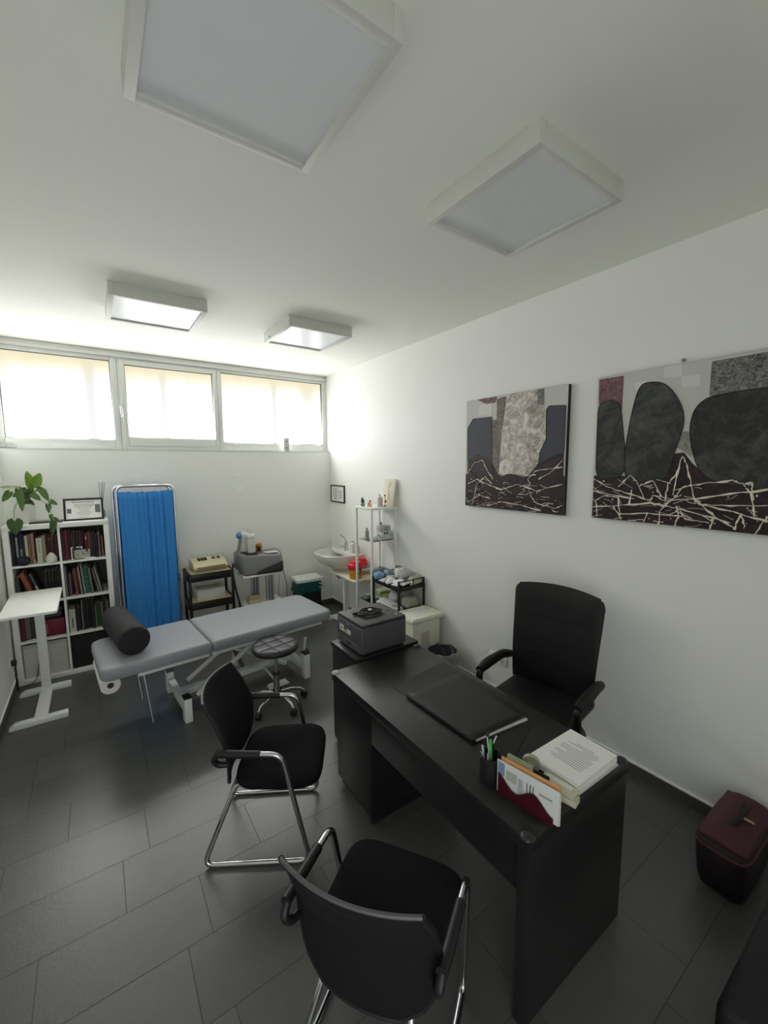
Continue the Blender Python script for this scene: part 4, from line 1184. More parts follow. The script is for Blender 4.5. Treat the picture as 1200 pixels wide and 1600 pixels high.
# ------------------------------------------------------------------ printer with coiled cable on top
PRN = mat('dark_grey_printer_plastic', (78, 78, 79), 0.5, var=0.04, bump=0.15, bscale=500)
PRND = mat('black_printer_plastic', (40, 40, 41), 0.5, var=0.05)
t = thing('laser_printer', 'dark grey laser printer on the black side cabinet', 'printer', (-1.190, -2.857, 0.7455), 0)
w, d, h = 0.180, 0.163, 0.20
b = MB()
b.bb(-w, w, -d, d, 0.008, h - 0.012, PRN, 0.014, 3)
b.bb(-w + 0.02, w - 0.02, -d + 0.015, d - 0.015, 0, 0.012, PRND)
b.build('body', t)
b = MB(); b.bb(-w + 0.005, w - 0.004, -d + 0.004, d - 0.004, h - 0.011, h + 0.006, PRN, 0.006); b.build('top_cover', t)
b = MB(); b.bb(-w + 0.002, w - 0.003, -d + 0.001, d - 0.001, h - 0.0135, h - 0.0108, PRND); b.build('cover_gap', t)
b = MB(); b.prism([(-0.11, -0.095), (0.07, -0.08), (0.07, 0.09), (-0.11, 0.095)], 'z', h + 0.006, h + 0.0072, PRND, 0.0004); b.build('output_tray', t)
b = MB(); b.bb(-w - 0.002, -w + 0.003, -d + 0.012, d - 0.012, 0.012, 0.062, PRN, 0.002); b.bb(-w - 0.0035, -w, -0.03, 0.03, 0.026, 0.05, PRND, 0.001); b.build('paper_drawer', t)
b = MB(); b.bb(-w - 0.002, -w + 0.003, -d + 0.012, d - 0.012, 0.067, h - 0.02, PRN, 0.002); b.bb(-w - 0.006, -w - 0.001, -0.02, 0.02, h - 0.04, h - 0.03, cm((120, 120, 120), .4), 0.001); b.build('front_door', t)
b = MB(); b.bb(-w - 0.0026, -w - 0.002, 0.062, 0.118, 0.098, 0.142, cm((206, 206, 200), .5)); b.bb(-w - 0.0028, -w - 0.0025, 0.08, 0.10, 0.112, 0.126, cm((90, 92, 92), .5)); b.bb(-w - 0.0026, -w - 0.002, -0.03, 0.022, 0.098, 0.13, cm((196, 198, 196), .5)); b.bb(-w - 0.0026, -w - 0.002, 0.022, 0.062, 0.098, 0.118, cm((150, 160, 90), .5)); b.build('sticker', t)['label'] = 'white and green stickers on the printer front'
b = MB(); b.cyl((0.13, -0.11, h + 0.006), (0.13, -0.11, h + 0.009), 0.007, cm((206, 206, 206), .4)); b.bb(0.10, 0.112, 0.03, 0.042, h + 0.006, h + 0.008, PRND); b.bb(0.115, 0.127, -0.03, -0.018, h + 0.006, h + 0.008, PRND); b.build('buttons', t)
b = MB()
r_ = random.Random(8)
pts = []
for i in range(110):
    a = i / 110 * 2 * PI * 5
    k = 1 + 0.12 * math.sin(i * 0.37) + 0.1 * math.sin(i * 0.11 + 1)
    pts.append((0.075 * k * math.cos(a), 0.055 * k * math.sin(a), 0.006 + 0.016 * i / 110 + 0.004 * math.sin(i * 0.9)))
b.tube(pts, 0.0038, BLACKPLAST, seg=8)
b.tube([(-0.10, 0.035, 0.01), (-0.02, 0.02, 0.022), (0.04, -0.02, 0.03), (0.075, -0.035, 0.022)], 0.004, BLACKPLAST, fil=0.03, seg=8)
b.bb(-0.115, -0.075, 0.028, 0.046, 0.003, 0.018, BLACKPLAST, 0.003)
b.bb(-0.012, 0.012, -0.008, 0.008, 0.024, 0.034, cm((226, 226, 226), .4), 0.003)
tag(b.build('power_cable', loc=(-1.205, -2.865, 0.7455 + h + 0.0078)), 'coiled black power cable lying on top of the printer', 'cable')
# ------------------------------------------------------------------ black trolley with pale shelves at the back wall
BAMBOO = mat('pale_wood_shelf', (192, 178, 146), 0.55, var=0.08, vscale=30)
t = thing('trolley', 'narrow black three-tier trolley with pale shelf boards at the back wall', 'trolley', (-1.70, -0.225, 0))
for x in (-0.225, 0.225):
    for y in (-0.155, 0.155):
        b = MB(); b.bb(x - 0.014, x + 0.014, y - 0.014, y + 0.014, 0.03, 0.80, BLACKWOOD, 0.002); b.build('post', t)
        b = MB(); b.cyl((x - 0.01, y, 0.0175), (x + 0.01, y, 0.0175), 0.0175, BLACKPLAST, seg=12); b.build('caster', t)
for z in (0.16, 0.475, 0.79):
    b = MB()
    b.bb(-0.211, 0.211, -0.169, -0.157, z - 0.085, z, BLACKWOOD, 0.002); b.bb(-0.211, 0.211, 0.157, 0.169, z - 0.085, z, BLACKWOOD, 0.002)
    b.bb(-0.239, -0.2275, -0.169, 0.169, z - 0.085, z, BLACKWOOD, 0.002); b.bb(0.2275, 0.239, -0.169, 0.169, z - 0.085, z, BLACKWOOD, 0.002)
    b.build('rail', t)
    b = MB(); b.bb(-0.2105, 0.2105, -0.1565, 0.1565, z - 0.02, z + 0.004, BAMBOO, 0.003); b.build('shelf_board', t)
BEIGE = mat('beige_plastic', (206, 198, 162), 0.45, var=0.03)
BEIGED = mat('dark_beige_plastic', (150, 142, 108), 0.5, var=0.05)
t = thing('therapy_device', 'beige electrotherapy device with black switches on top of the trolley', 'medical device', (-1.695, -0.235, 0.7945), R(3))
b = MB(); b.bb(-0.175, 0.175, -0.105, 0.105, 0.0, 0.03, BEIGED, 0.01); b.build('base', t)
b = MB(); b.prism([(-0.125, 0.031), (0.115, 0.031), (0.115, 0.115), (0.09, 0.13), (-0.05, 0.105), (-0.125, 0.06)], 'x', -0.182, 0.182, BEIGE, 0.012, 3); b.build('housing', t)
b = MB(); b.prism([(-0.127, 0.062), (-0.1265, 0.050), (-0.126, 0.036)], 'x', -0.15, 0.15, BEIGED); b.bb(-0.15, 0.15, -0.1275, -0.12, 0.036, 0.058, BEIGED, 0.002); b.build('front_strip', t)
def slope(y): return 0.1065 + (y + 0.05) * 0.178
for k in range(3):
    b = MB(); b.box((-0.10 + 0.034 * k, 0.0, slope(0) + 0.010), (0.024, 0.055, 0.016), BLACKPLAST, rot=(0.18, 0, 0), bevel=0.003); b.build('switch', t)
for k in range(2):
    b = MB(); b.box((0.06 + 0.055 * k, 0.015, slope(0.015) + 0.004), (0.036, 0.05, 0.005), cm((96, 94, 84), .5), rot=(0.18, 0, 0), bevel=0.001); b.lathe([(0, 0), (0.009, 0), (0.008, 0.012), (0, 0.012)], BLACKPLAST, c=(0.06 + 0.055 * k, 0.015, slope(0.015) + 0.005)); b.build('dial', t)
b = MB(); b.bb(-0.15, 0.15, -0.10, 0.10, 0, 0.105, mat('white_carton', (212, 212, 204), 0.6), 0.004); b.bb(-0.152, 0.152, -0.102, 0.102, 0.105, 0.109, mat('white_carton_lid', (218, 218, 212), 0.6), 0.002)
tag(b.build('storage_carton', loc=(-1.705, -0.245, 0.4795), rot=(0, 0, R(4))), 'white lidded box on the middle shelf of the black trolley', 'box')

# ------------------------------------------------------------------ shock-wave device on its cart
ALU = mat('aluminium_profile', (184, 186, 188), 0.35, 0.7, var=0.03)
GROOVE = mat('dark_blue_groove', (40, 42, 78), 0.5)
SILVER = mat('silver_grey_plastic', (138, 139, 141), 0.4, var=0.03)
CHARC = mat('charcoal_plastic', (52, 52, 53), 0.45, var=0.05)
t = thing('device_cart', 'grey equipment cart on aluminium columns under the therapy machine', 'cart', (-1.12, -0.25, 0))
b = MB(); b.bb(-0.235, 0.235, -0.15, 0.15, 0.655, 0.678, WHITE, 0.006); b.build('top_shelf', t)
b = MB(); b.bb(-0.235, 0.235, -0.15, 0.15, 0.30, 0.32, WHITE, 0.006); b.build('middle_shelf', t)
b = MB(); b.bb(-0.24, 0.24, -0.17, 0.17, 0.06, 0.085, WHITE, 0.006); b.build('base', t)
for x, y in ((-0.03, 0.11), (0.10, -0.06)):
    b = MB(); b.bb(x - 0.05, x + 0.05, y - 0.02, y + 0.02, 0.085, 0.6545, ALU, 0.004)
    for dx in (-0.02, 0.012):
        b.bb(x + dx, x + dx + 0.010, y - 0.0208, y - 0.02, 0.09, 0.65, GROOVE)
    b.build('column', t)
for sx in (-1, 1):
    for sy in (-1, 1):
        b = MB(); b.cyl((sx * 0.2 - 0.012, sy * 0.14, 0.028), (sx * 0.2 + 0.012, sy * 0.14, 0.028), 0.028, CHARC, seg=14); b.bb(sx * 0.2 - 0.006, sx * 0.2 + 0.006, sy * 0.14 - 0.006, sy * 0.14 + 0.006, 0.03, 0.06, STEEL); b.build('caster', t)
b = MB(); b.bb(-0.075, 0.075, -0.06, 0.06, 0, 0.045, CARTON, 0.002); b.bb(-0.06, 0.06, -0.045, 0.045, 0.045, 0.075, cm((206, 176, 130), .7), 0.002)
tag(b.build('carton_pack', loc=(-1.21, -0.28, 0.3205)), 'small pale carton pack on the lower shelf of the equipment cart', 'carton')
t = thing('therapy_machine', 'silver and charcoal therapy machine with hose on the equipment cart', 'medical device', (-1.12, -0.255, 0.6785), R(-3))
n = 9
b = MB()
# tapering body: silver shell, charcoal wedge along the lower front
ft = [(-0.215, -0.125), (-0.19, -0.145), (0.235, -0.135), (0.245, -0.12), (0.235, 0.15), (-0.24, 0.15), (-0.275, 0.12)]
tp = [(-0.225, -0.115), (-0.20, -0.135), (0.225, -0.13), (0.235, -0.115), (0.225, 0.13), (-0.25, 0.13), (-0.28, 0.10)]
m_ = len(ft)
zb = [0.012, 0.012, 0.012, 0.012, 0.012, 0.06, 0.06]
zt = [0.238, 0.238, 0.205, 0.205, 0.225, 0.262, 0.262]
b.add([(x, y, z) for (x, y), z in zip(ft, zb)] + [(x, y, z) for (x, y), z in zip(tp, zt)], [list(range(m_))[::-1], [m_ + i for i in range(m_)]] + [(i, (i + 1) % m_, m_ + (i + 1) % m_, m_ + i) for i in range(m_)], SILVER, 0.012, 3)
b.build('shell', t)
b = MB(); b.prism([(-0.08, 0.004), (0.232, 0.004), (0.242, 0.02), (0.242, 0.13), (-0.05, 0.045), (-0.07, 0.03)], 'y', -0.1475, -0.11, CHARC, 0.004); b.build('wedge', t)
b = MB(); b.prism([(-0.20, -0.12), (0.22, -0.12), (0.22, 0.13), (-0.22, 0.13)], 'z', 0.0, 0.014, CHARC, 0.003); b.build('underside', t)
b = MB(); b.prism([(-0.17, -0.10), (-0.05, -0.105), (-0.05, 0.08), (-0.20, 0.09)], 'z', 0.236, 0.256, CHARC, 0.004); b.build('tray', t)
tag(MB().tube([(-0.29, 0.04, 0.14), (-0.315, 0.02, 0.06), (-0.305, 0.0, -0.05), (-0.285, 0.0, -0.20), (-0.245, 0.01, -0.36), (-0.25, 0.04, -0.667)], 0.011, BLACKPLAST, fil=0.1, seg=10).build('power_hose', loc=(-1.12, -0.255, 0.6785), rot=(0, 0, R(-3))), 'black power hose hanging from the left side of the therapy machine', 'hose')
t2 = thing('hand_applicator', 'grey hand applicator with round blue head beside the white bottles', 'applicator', (-1.345, -0.27, 0.93))
b = MB(); b.tube([(-0.062, 0.04, -0.12), (-0.055, 0.02, -0.02), (-0.02, -0.01, 0.06), (-0.002, -0.02, 0.15), (0.0, -0.02, 0.20)], [0.012, 0.013, 0.016, 0.018, 0.02], SILVER, seg=14); b.build('handle', t2)
BLUEP = mat('blue_plastic', (70, 132, 186), 0.45)
b = MB(); b.lathe([(0, 0), (0.024, 0), (0.036, 0.012), (0.038, 0.03), (0.03, 0.048), (0.016, 0.056), (0, 0.058)], BLUEP, c=(0.012, -0.02, 0.215), rot=(0, R(-70), 0)); b.build('head', t2)['label'] = 'blue round head'
t = thing('gel_bottle', 'tall white gel bottle at the back on the therapy machine', 'bottle', (-1.275, -0.205, 0.9355))
JUG = mat('white_bottle_plastic', (222, 222, 214), 0.4)
b = MB(); b.bb(-0.055, 0.055, -0.045, 0.045, 0, 0.23, JUG, 0.022, 4); b.build('body', t)
b = MB(); b.lathe([(0, 0.228), (0.022, 0.228), (0.02, 0.25), (0.01, 0.252), (0.006, 0.27), (0, 0.27)], JUG); b.build('cap', t)
t = thing('gel_bottle', 'white pump bottle with grey label in front on the therapy machine', 'bottle', (-1.215, -0.275, 0.9355))
b = MB(); b.lathe([(0, 0), (0.046, 0), (0.05, 0.006), (0.05, 0.18), (0.044, 0.205), (0.02, 0.22), (0, 0.222)], JUG, sx=1.0, sy=.7); b.build('body', t)
b = MB(); b.lathe([(0.0503, 0.165), (0.0508, 0.166), (0.0508, 0.18), (0.0503, 0.181)], cm((190, 192, 190), .5), sx=1, sy=.7); b.build('label_band', t)
b = MB(); b.lathe([(0, 0.22), (0.014, 0.22), (0.013, 0.24), (0.006, 0.243), (0.006, 0.262), (0, 0.262)], JUG); b.box((-0.012, 0, 0.265), (0.045, 0.014, 0.010), JUG, bevel=0.003); b.build('pump', t)
AMBER = mat('amber_glass', (176, 110, 34), 0.15, var=0.1)
t = thing('amber_jar', 'amber jar with black label behind the white bottles on the machine', 'jar', (-1.115, -0.225, 0.925))
b = MB(); b.lathe([(0, 0), (0.042, 0), (0.044, 0.004), (0.044, 0.075), (0.036, 0.082), (0, 0.082)], AMBER); b.build('jar', t)
b = MB(); b.surf(lambda u, v: (0.0446 * math.cos(-2.2 + 1.0 * u), 0.0446 * math.sin(-2.2 + 1.0 * u), 0.012 + 0.06 * v), 12, 2, BLACKPLAST); b.build('label_patch', t, solid=0.0006)
b = MB(); b.lathe([(0, 0.0825), (0.04, 0.0825), (0.041, 0.085), (0.041, 0.10), (0, 0.102)], cm((196, 150, 80), .4)); b.build('lid', t)
tag(MB().box((0, 0, 0.003), (0.16, 0.11, 0.004), PAPER, rot=(0, R(4), R(8))).build('paper_sheet', loc=(-0.975, -0.26, 0.904)), 'white paper sheet at the right end of the therapy machine', 'paper')
b = MB(); b.tube([(-0.09, 0.03, 0.022), (-0.05, -0.02, 0.022), (0.0, 0.03, 0.024), (0.05, 0.04, 0.022), (0.095, 0.0, 0.0), (0.12, -0.03, -0.12), (0.135, -0.01, -0.30), (0.18, 0.02, -0.43), (0.19, 0.04, -0.60), (0.17, 0.05, -0.88)], 0.0045, cm((120, 120, 118), .6), fil=0.06, seg=8)
tag(b.build('probe_cable', loc=(-0.955, -0.25, 0.912)), 'thick grey probe cable drooping off the right end of the therapy machine', 'cable')
tag(MB().tube([(0, 0, 0), (0.012, -0.02, -0.05), (0.0, -0.03, -0.2), (-0.015, -0.02, -0.38), (0.0, 0.01, -0.75)], 0.003, cm((104, 104, 102), .6), fil=0.06, seg=8).build('thin_cable', loc=(-0.868, -0.21, 0.80)), 'thin grey cable hanging straight down beside the thick probe cable', 'cable')

# ------------------------------------------------------------------ pedal bin with teal bag in the corner
t = thing('waste_bin', 'black bin with white lid and teal bag near the back right corner', 'bin', (-0.485, -0.185, 0), R(-4))
b = MB(); b.prism([(-0.15, -0.11), (0.165, -0.11), (0.165, 0.12), (-0.15, 0.12)], 'z', 0.0, 0.445, cm((30, 32, 32), .6), 0.012); b.build('body', t)
TEAL = mat('teal_bin_bag', (12, 82, 82), 0.35, var=0.2, vscale=30, bump=0.6, bscale=60)
def bag(u, v):
    a = 2 * PI * u
    c, s = math.cos(a), math.sin(a)
    x = math.copysign(abs(c) ** 0.35, c) * (0.166 + 0.010 * math.sin(a * 9) * (1 - v) + 0.012 * (1 - v)) + 0.004
    y = math.copysign(abs(s) ** 0.35, s) * (0.125 + 0.008 * math.sin(a * 13) * (1 - v) + 0.010 * (1 - v)) + 0.003
    z0 = 0.345 + 0.045 * math.cos(a - 0.9)
    return (x, y, z0 + (0.452 - z0) * v)
b = MB(); b.surf(bag, 90, 8, TEAL, closeu=True); b.build('bin_bag', t, solid=0.002, angle=80)
b = MB()
b.prism([(-0.165, -0.14), (0.18, -0.14), (0.188, -0.132), (0.185, 0.135), (-0.168, 0.135), (-0.173, -0.132)], 'z', 0.455, 0.498, WHITE, 0.012, 3); b.build('lid', t)
b = MB(); b.box((0.172, -0.13, 0.40), (0.012, 0.012, 0.11), WHITE, rot=(0, R(-58), 0), bevel=0.003); b.bb(0.125, 0.215, -0.126, -0.1105, 0.36, 0.372, WHITE, 0.002); b.build('bag_holder', t)

# ------------------------------------------------------------------ wash basin on the right wall
CERAM = mat('white_ceramic', (228, 228, 222), 0.12, var=0.01)
t = thing('wash_basin', 'white ceramic wash basin on the right wall in the corner', 'basin', (0, -0.585, 0.86))
def basin(off, zs):
    def f(u, v):
        a = PI / 2 + PI * u
        c, s = math.cos(a), math.sin(a)
        k, z = zs(v)
        x = -abs(c) ** 0.62 * (0.49 - off) * k - 0.004 - (1 - k) * 0.10
        y = math.copysign(abs(s) ** 0.62, s) * (0.292 - off) * (0.25 + 0.75 * k)
        return (x, y, z)
    return f
b = MB()
b.surf(basin(0, lambda v: (0.32 + 0.68 * math.sin(v * PI / 2) ** 0.8, -0.20 + 0.20 * v ** 1.3)), 48, 14, CERAM)
b.surf(basin(0.016, lambda v: (0.30 + 0.70 * math.sin(v * PI / 2) ** 0.6, -0.13 + 0.132 * v ** 1.6)), 48, 14, CERAM)
b.surf(lambda u, v: Vector(basin(0, lambda q: (1, 0))(u, 1)).lerp(Vector(basin(0.016, lambda q: (1, 0.002))(u, 1)), v) + Vector((0, 0, 0.006 * math.sin(v * PI))), 48, 5, CERAM)
b.bb(-0.15, -0.003, -0.288, 0.288, -0.05, 0.004, CERAM, 0.012)
b.bb(-0.12, -0.003, -0.075, 0.075, -0.2, -0.05, CERAM, 0.02)
b.build('bowl', t)
b = MB()
b.lathe([(0, 0.004), (0.028, 0.004), (0.026, 0.012), (0.022, 0.02), (0.022, 0.085), (0.024, 0.10), (0.018, 0.118), (0, 0.12)], CHROME, c=(-0.085, 0.02, 0))
b.tube([(-0.085, 0.02, 0.06), (-0.15, 0.02, 0.075), (-0.215, 0.02, 0.058)], [0.014, 0.014, 0.013], CHROME, fil=0.03, seg=12)
b.tube([(-0.085, 0.02, 0.115), (-0.10, 0.02, 0.16), (-0.165, 0.02, 0.215)], [0.009, 0.009, 0.011], CHROME, fil=0.03, seg=10)
b.build('tap', t)
b = MB(); b.tube([(-0.20, 0.07, -0.17), (-0.20, 0.07, -0.32), (-0.15, 0.07, -0.36), (-0.10, 0.07, -0.31), (-0.06, 0.07, -0.28), (-0.003, 0.07, -0.28)], 0.017, CHROME, fil=0.05, seg=12); b.cyl((-0.20, 0.07, -0.27), (-0.20, 0.07, -0.18), 0.024, CHROME); b.build('trap_pipe', t)
t = thing('soap_pump', 'white soap bottle standing on the rim of the wash basin', 'soap', (-0.085, -0.745, 0.8645))
b = MB(); b.bb(-0.04, 0.04, -0.03, 0.03, 0, 0.12, JUG, 0.01); b.build('body', t)
b = MB(); b.lathe([(0, 0.1195), (0.012, 0.1195), (0.01, 0.145), (0, 0.146)], JUG); b.box((-0.012, 0, 0.15), (0.05, 0.014, 0.01), JUG, bevel=0.003); b.build('pump', t)
t = thing('soap_pump', 'clear bottle with black pump head on the near rim of the wash basin', 'soap', (-0.08, -0.835, 0.8645))
b = MB(); b.lathe([(0, 0), (0.028, 0), (0.03, 0.004), (0.03, 0.085), (0.012, 0.10), (0, 0.10)], cm((200, 204, 200), .2)); b.build('body', t)
b = MB(); b.lathe([(0, 0.1005), (0.014, 0.1005), (0.012, 0.12), (0.004, 0.122), (0.004, 0.135), (0, 0.135)], BLACKPLAST); b.box((-0.01, 0, 0.138), (0.04, 0.014, 0.01), BLACKPLAST, bevel=0.003); b.build('pump', t)

# ------------------------------------------------------------------ low white table with sharps containers
t = thing('side_table', 'low white pedestal table at the right wall carrying the sharps containers', 'table', (-0.2, -0.885, 0))
b = MB(); b.prism([(-0.16, -0.325), (-0.145, -0.34), (0.165, -0.34), (0.165, 0.31), (-0.145, 0.31), (-0.16, 0.295)], 'z', 0.628, 0.65, mat('cream_table_top', (222, 220, 204), 0.4), 0.004); b.build('tabletop', t)
b = MB(); b.bb(-0.105, -0.040, 0.0, 0.035, 0.03, 0.6278, WMETAL, 0.003); b.build('column', t)
b = MB(); b.bb(-0.10, -0.05, -0.25, 0.30, 0.008, 0.034, WMETAL, 0.003); b.build('base_beam', t)
for y in (-0.25, 0.325):
    b = MB(); b.prism([(-0.17, 0), (0.16, 0), (0.16, 0.04), (-0.14, 0.04), (-0.17, 0.016)], 'y', y - 0.03, y + 0.03, WMETAL, 0.004); b.build('foot', t)
YEL = mat('yellow_plastic', (214, 156, 24), 0.4, var=0.05)
RED = mat('red_plastic', (206, 24, 44), 0.35, var=0.04)
def sharps(loc, label, s=1.0):
    t = thing('sharps_container', label, 'sharps container', loc, R(15), 'sharps containers on the low table')
    b = MB(); b.lathe([(0, 0), (0.068 * s, 0), (0.071 * s, 0.004), (0.082 * s, 0.11 * s), (0, 0.11 * s)], YEL, seg=32); b.build('bucket', t)
    b = MB(); b.lathe([(0, 0.1105 * s), (0.088 * s, 0.1105 * s), (0.09 * s, 0.116 * s), (0.087 * s, 0.16 * s), (0.078 * s, 0.172 * s), (0.062 * s, 0.178 * s), (0.058 * s, 0.196 * s), (0.05 * s, 0.20 * s), (0, 0.20 * s)], RED, seg=32)
    b.box((0.0, -0.06 * s, 0.185 * s), (0.05 * s, 0.035 * s, 0.018 * s), RED, bevel=0.004); b.build('lid', t)
    b = MB(); b.surf(lambda u, v: ((0.0765 + 0.006 * v) * s * math.cos(-2.4 + 1.1 * u), (0.0765 + 0.006 * v) * s * math.sin(-2.4 + 1.1 * u), (0.045 + 0.05 * v) * s), 10, 2, cm((150, 120, 60), .5)); b.build('label_patch', t, solid=0.0005)
sharps((-0.268, -1.10, 0.6505), 'yellow sharps container with red lid at the front corner of the low table')
sharps((-0.127, -0.972, 0.6505), 'yellow sharps container with red lid near the wall behind the first')

# ------------------------------------------------------------------ white vitrine frame with glass shelves
GL = glass('clear_shelf_glass')
TX, TY, TZ = -0.192, -1.415, 1.512
t = thing('glass_shelf_tower', 'tall narrow white frame tower with glass shelves at the right wall', 'shelf', (TX, TY, 0))
for x in (-0.152, 0.152):
    for y in (-0.152, 0.152):
        b = MB(); b.bb(x - 0.012, x + 0.012, y - 0.012, y + 0.012, 0, TZ - 0.022, WMETAL, 0.002); b.build('post', t)
b = MB(); b.bb(-0.165, 0.165, -0.165, 0.165, TZ - 0.022, TZ, WHITE, 0.003); b.build('top_board', t)
b = MB(); b.bb(-0.1395, 0.1395, -0.162, 0.162, 0.06, 0.08, WHITE, 0.002); b.build('bottom_board', t)
for z in (0.48, 0.80, 1.155):
    b = MB(); b.bb(-0.1395, 0.1395, -0.1395, 0.1395, z - 0.006, z, GL); b.build('glass_shelf', t)
b = MB(); b.lathe([(0, 0), (0.005, 0), (0.009, 0.012), (0.007, 0.018), (0, 0.02)], WHITE, c=(-0.162, -0.152, 0.985), rot=(0, R(-90), 0)); b.build('knob', t)
def up(name, label, cat, loc, build, rz=0, group=None):
    b = MB(); build(b)
    return tag(b.build(name, loc=loc, rot=(0, 0, rz)), label, cat, group)
# on the tower
t = thing('canvas_picture', 'small cream canvas with faint drawing leaning on the wall above the glass tower', 'picture', (-0.075, -1.455, TZ + 0.0005), R(90 - 180))
b = MB(); b.M = Matrix.Rotation(R(-9), 4, 'X')
b.bb(-0.085, 0.125, -0.008, 0.008, 0.0, 0.30, mat('cream_canvas', (220, 214, 196), 0.85, bump=0.4, bscale=300), 0.002)
b.build('canvas', t)
b = MB(); b.M = Matrix.Rotation(R(-9), 4, 'X')
for p in ([(0.02, 0.06), (0.03, 0.14), (0.015, 0.20), (0.03, 0.26)], [(0.0, 0.05), (0.045, 0.06), (0.05, 0.12), (0.02, 0.15)], [(0.03, 0.21), (0.05, 0.23), (0.04, 0.26)]):
    b.tube([(x, -0.0085, z) for x, z in p], 0.0022, cm((196, 176, 120), .8), fil=0.02, seg=5)
b.build('drawing', t)
t = thing('pump_bottle', 'pink-grey pump bottle on top of the glass tower', 'bottle', (-0.165, -1.465, TZ + 0.0005))
b = MB(); b.lathe([(0, 0), (0.028, 0), (0.03, 0.004), (0.03, 0.085), (0.024, 0.10), (0.01, 0.105), (0, 0.106)], cm((196, 184, 180), .4)); b.build('body', t)
b = MB(); b.lathe([(0, 0.1055), (0.01, 0.1055), (0.008, 0.125), (0, 0.126)], JUG); b.box((-0.01, 0, 0.13), (0.038, 0.012, 0.009), JUG, bevel=0.002); b.build('pump', t)
t = thing('figurine', 'thin dark bird-like figurine on a stick beside the cream canvas', 'figurine', (-0.125, -1.50, TZ + 0.0005))
b = MB(); b.lathe([(0, 0), (0.018, 0), (0.016, 0.008), (0, 0.01)], cm((70, 50, 40), .5)); b.tube([(0, 0, 0.009), (0.004, 0, 0.05), (0, 0, 0.11)], 0.0028, cm((60, 46, 40), .5), seg=6); b.ball((0.008, 0, 0.055), (0.014, 0.009, 0.014), cm((120, 80, 60), .5), 12); b.ball((0, 0, 0.118), (0.009, 0.007, 0.011), cm((40, 30, 30), .5), 12); b.build('body', t)
t = thing('succulent', 'tiny teal succulent in a pot at the far corner of the glass tower', 'plant', (-0.305, -1.335, TZ + 0.0005))
b = MB(); b.lathe([(0, 0), (0.02, 0), (0.024, 0.028), (0, 0.028)], cm((120, 150, 140), .5)); b.build('pot', t)
b = MB()
for a, l in ((20, .04), (110, .05), (200, .045), (290, .04), (60, .06)):
    b.ball((0.014 * math.cos(R(a)), 0.014 * math.sin(R(a)), 0.03 + l * .6), (0.009, 0.009, l * .6), cm((50, 104, 88), .5), 10)
b.build('leaves', t)
t = thing('figurine', 'small orange and cream flower figurine next to the teal succulent', 'figurine', (-0.268, -1.415, TZ + 0.0005))
b = MB(); b.lathe([(0, 0), (0.022, 0), (0.026, 0.018), (0.014, 0.03), (0, 0.031)], cm((222, 176, 146), .5)); b.ball((0, 0, 0.043), 0.015, cm((232, 190, 150), .5), 12); b.ball((0.004, -0.004, 0.06), (0.012, 0.012, 0.009), cm((90, 50, 40), .5), 12); b.ball((-0.012, 0, 0.03), 0.01, cm((190, 80, 50), .5), 10); b.build('body', t)
ws = 1.1555
up('dispenser_box', 'white cardboard box on the glass shelf, lower of the two', 'box', (-0.115, -1.495, ws), lambda b: (b.bb(-0.085, 0.085, -0.045, 0.045, 0, 0.085, mat('white_card_box', (206, 208, 206), 0.6), 0.003), b.cyl((-0.045, -0.0445, 0.07), (-0.045, -0.0465, 0.07), 0.012, BLACKPLAST), b.cyl((-0.012, -0.0445, 0.07), (-0.012, -0.0465, 0.07), 0.012, BLACKPLAST), b.bb(0.02, 0.06, -0.0456, -0.0449, 0.045, 0.055, GREYINK)), R(2))
up('dispenser_box', 'grey-white box stacked on the white box in the glass tower', 'box', (-0.115, -1.475, ws + 0.0855), lambda b: (b.bb(-0.075, 0.055, -0.035, 0.045, 0, 0.06, cm((180, 182, 180), .6), 0.003), b.bb(-0.02, 0.025, -0.0356, -0.0349, 0.01, 0.05, GREYINK)), R(-4))
up('small_jar', 'little grey jar with black cap on top of the boxes in the glass tower', 'jar', (-0.15, -1.455, ws + 0.146), lambda b: (b.lathe([(0, 0), (0.013, 0), (0.013, 0.02), (0, 0.02)], cm((170, 172, 170), .3)), b.lathe([(0, 0.02), (0.011, 0.02), (0.011, 0.032), (0, 0.032)], BLACKPLAST)))
up('grey_bottle', 'slim grey pump bottle alone on the glass shelf', 'bottle', (-0.285, -1.385, ws), lambda b: (b.lathe([(0, 0), (0.020, 0), (0.021, 0.004), (0.021, 0.085), (0.010, 0.098), (0.009, 0.115), (0, 0.115)], cm((150, 153, 150), .3)), b.box((-0.006, 0, 0.119), (0.03, 0.012, 0.008), cm((140, 142, 140), .3), bevel=0.002)))
for k, (x, y, lab) in enumerate(((-0.215, -1.535, 'white clip-like dispenser at the front edge of the glass shelf'),)):
    up('spray_head', lab, 'dispenser', (x, y, ws), lambda b: (b.lathe([(0, 0), (0.018, 0), (0.018, 0.04), (0, 0.042)], JUG), b.box((0.015, 0, 0.055), (0.06, 0.022, 0.022), JUG, rot=(0, -0.25, 0.3), bevel=0.006), b.ball((-0.018, -0.004, 0.052), 0.009, BLACKPLAST, 10), b.ball((-0.004, -0.012, 0.032), 0.008, BLACKPLAST, 10)))
ls = 0.4805
JARG = mat('milky_glass', (186, 192, 188), 0.2)
for x, y, lab in ((-0.295, -1.36, 'milky glass bowl at the far side of the lowest glass shelf'), (-0.27, -1.50, 'milky glass bowl at the near side of the lowest glass shelf')):
    up('glass_bowl', lab, 'bowl', (x, y, ls), lambda b: b.lathe([(0, 0), (0.028, 0), (0.038, 0.012), (0.045, 0.05), (0.042, 0.05), (0.034, 0.014), (0, 0.006)], JARG))
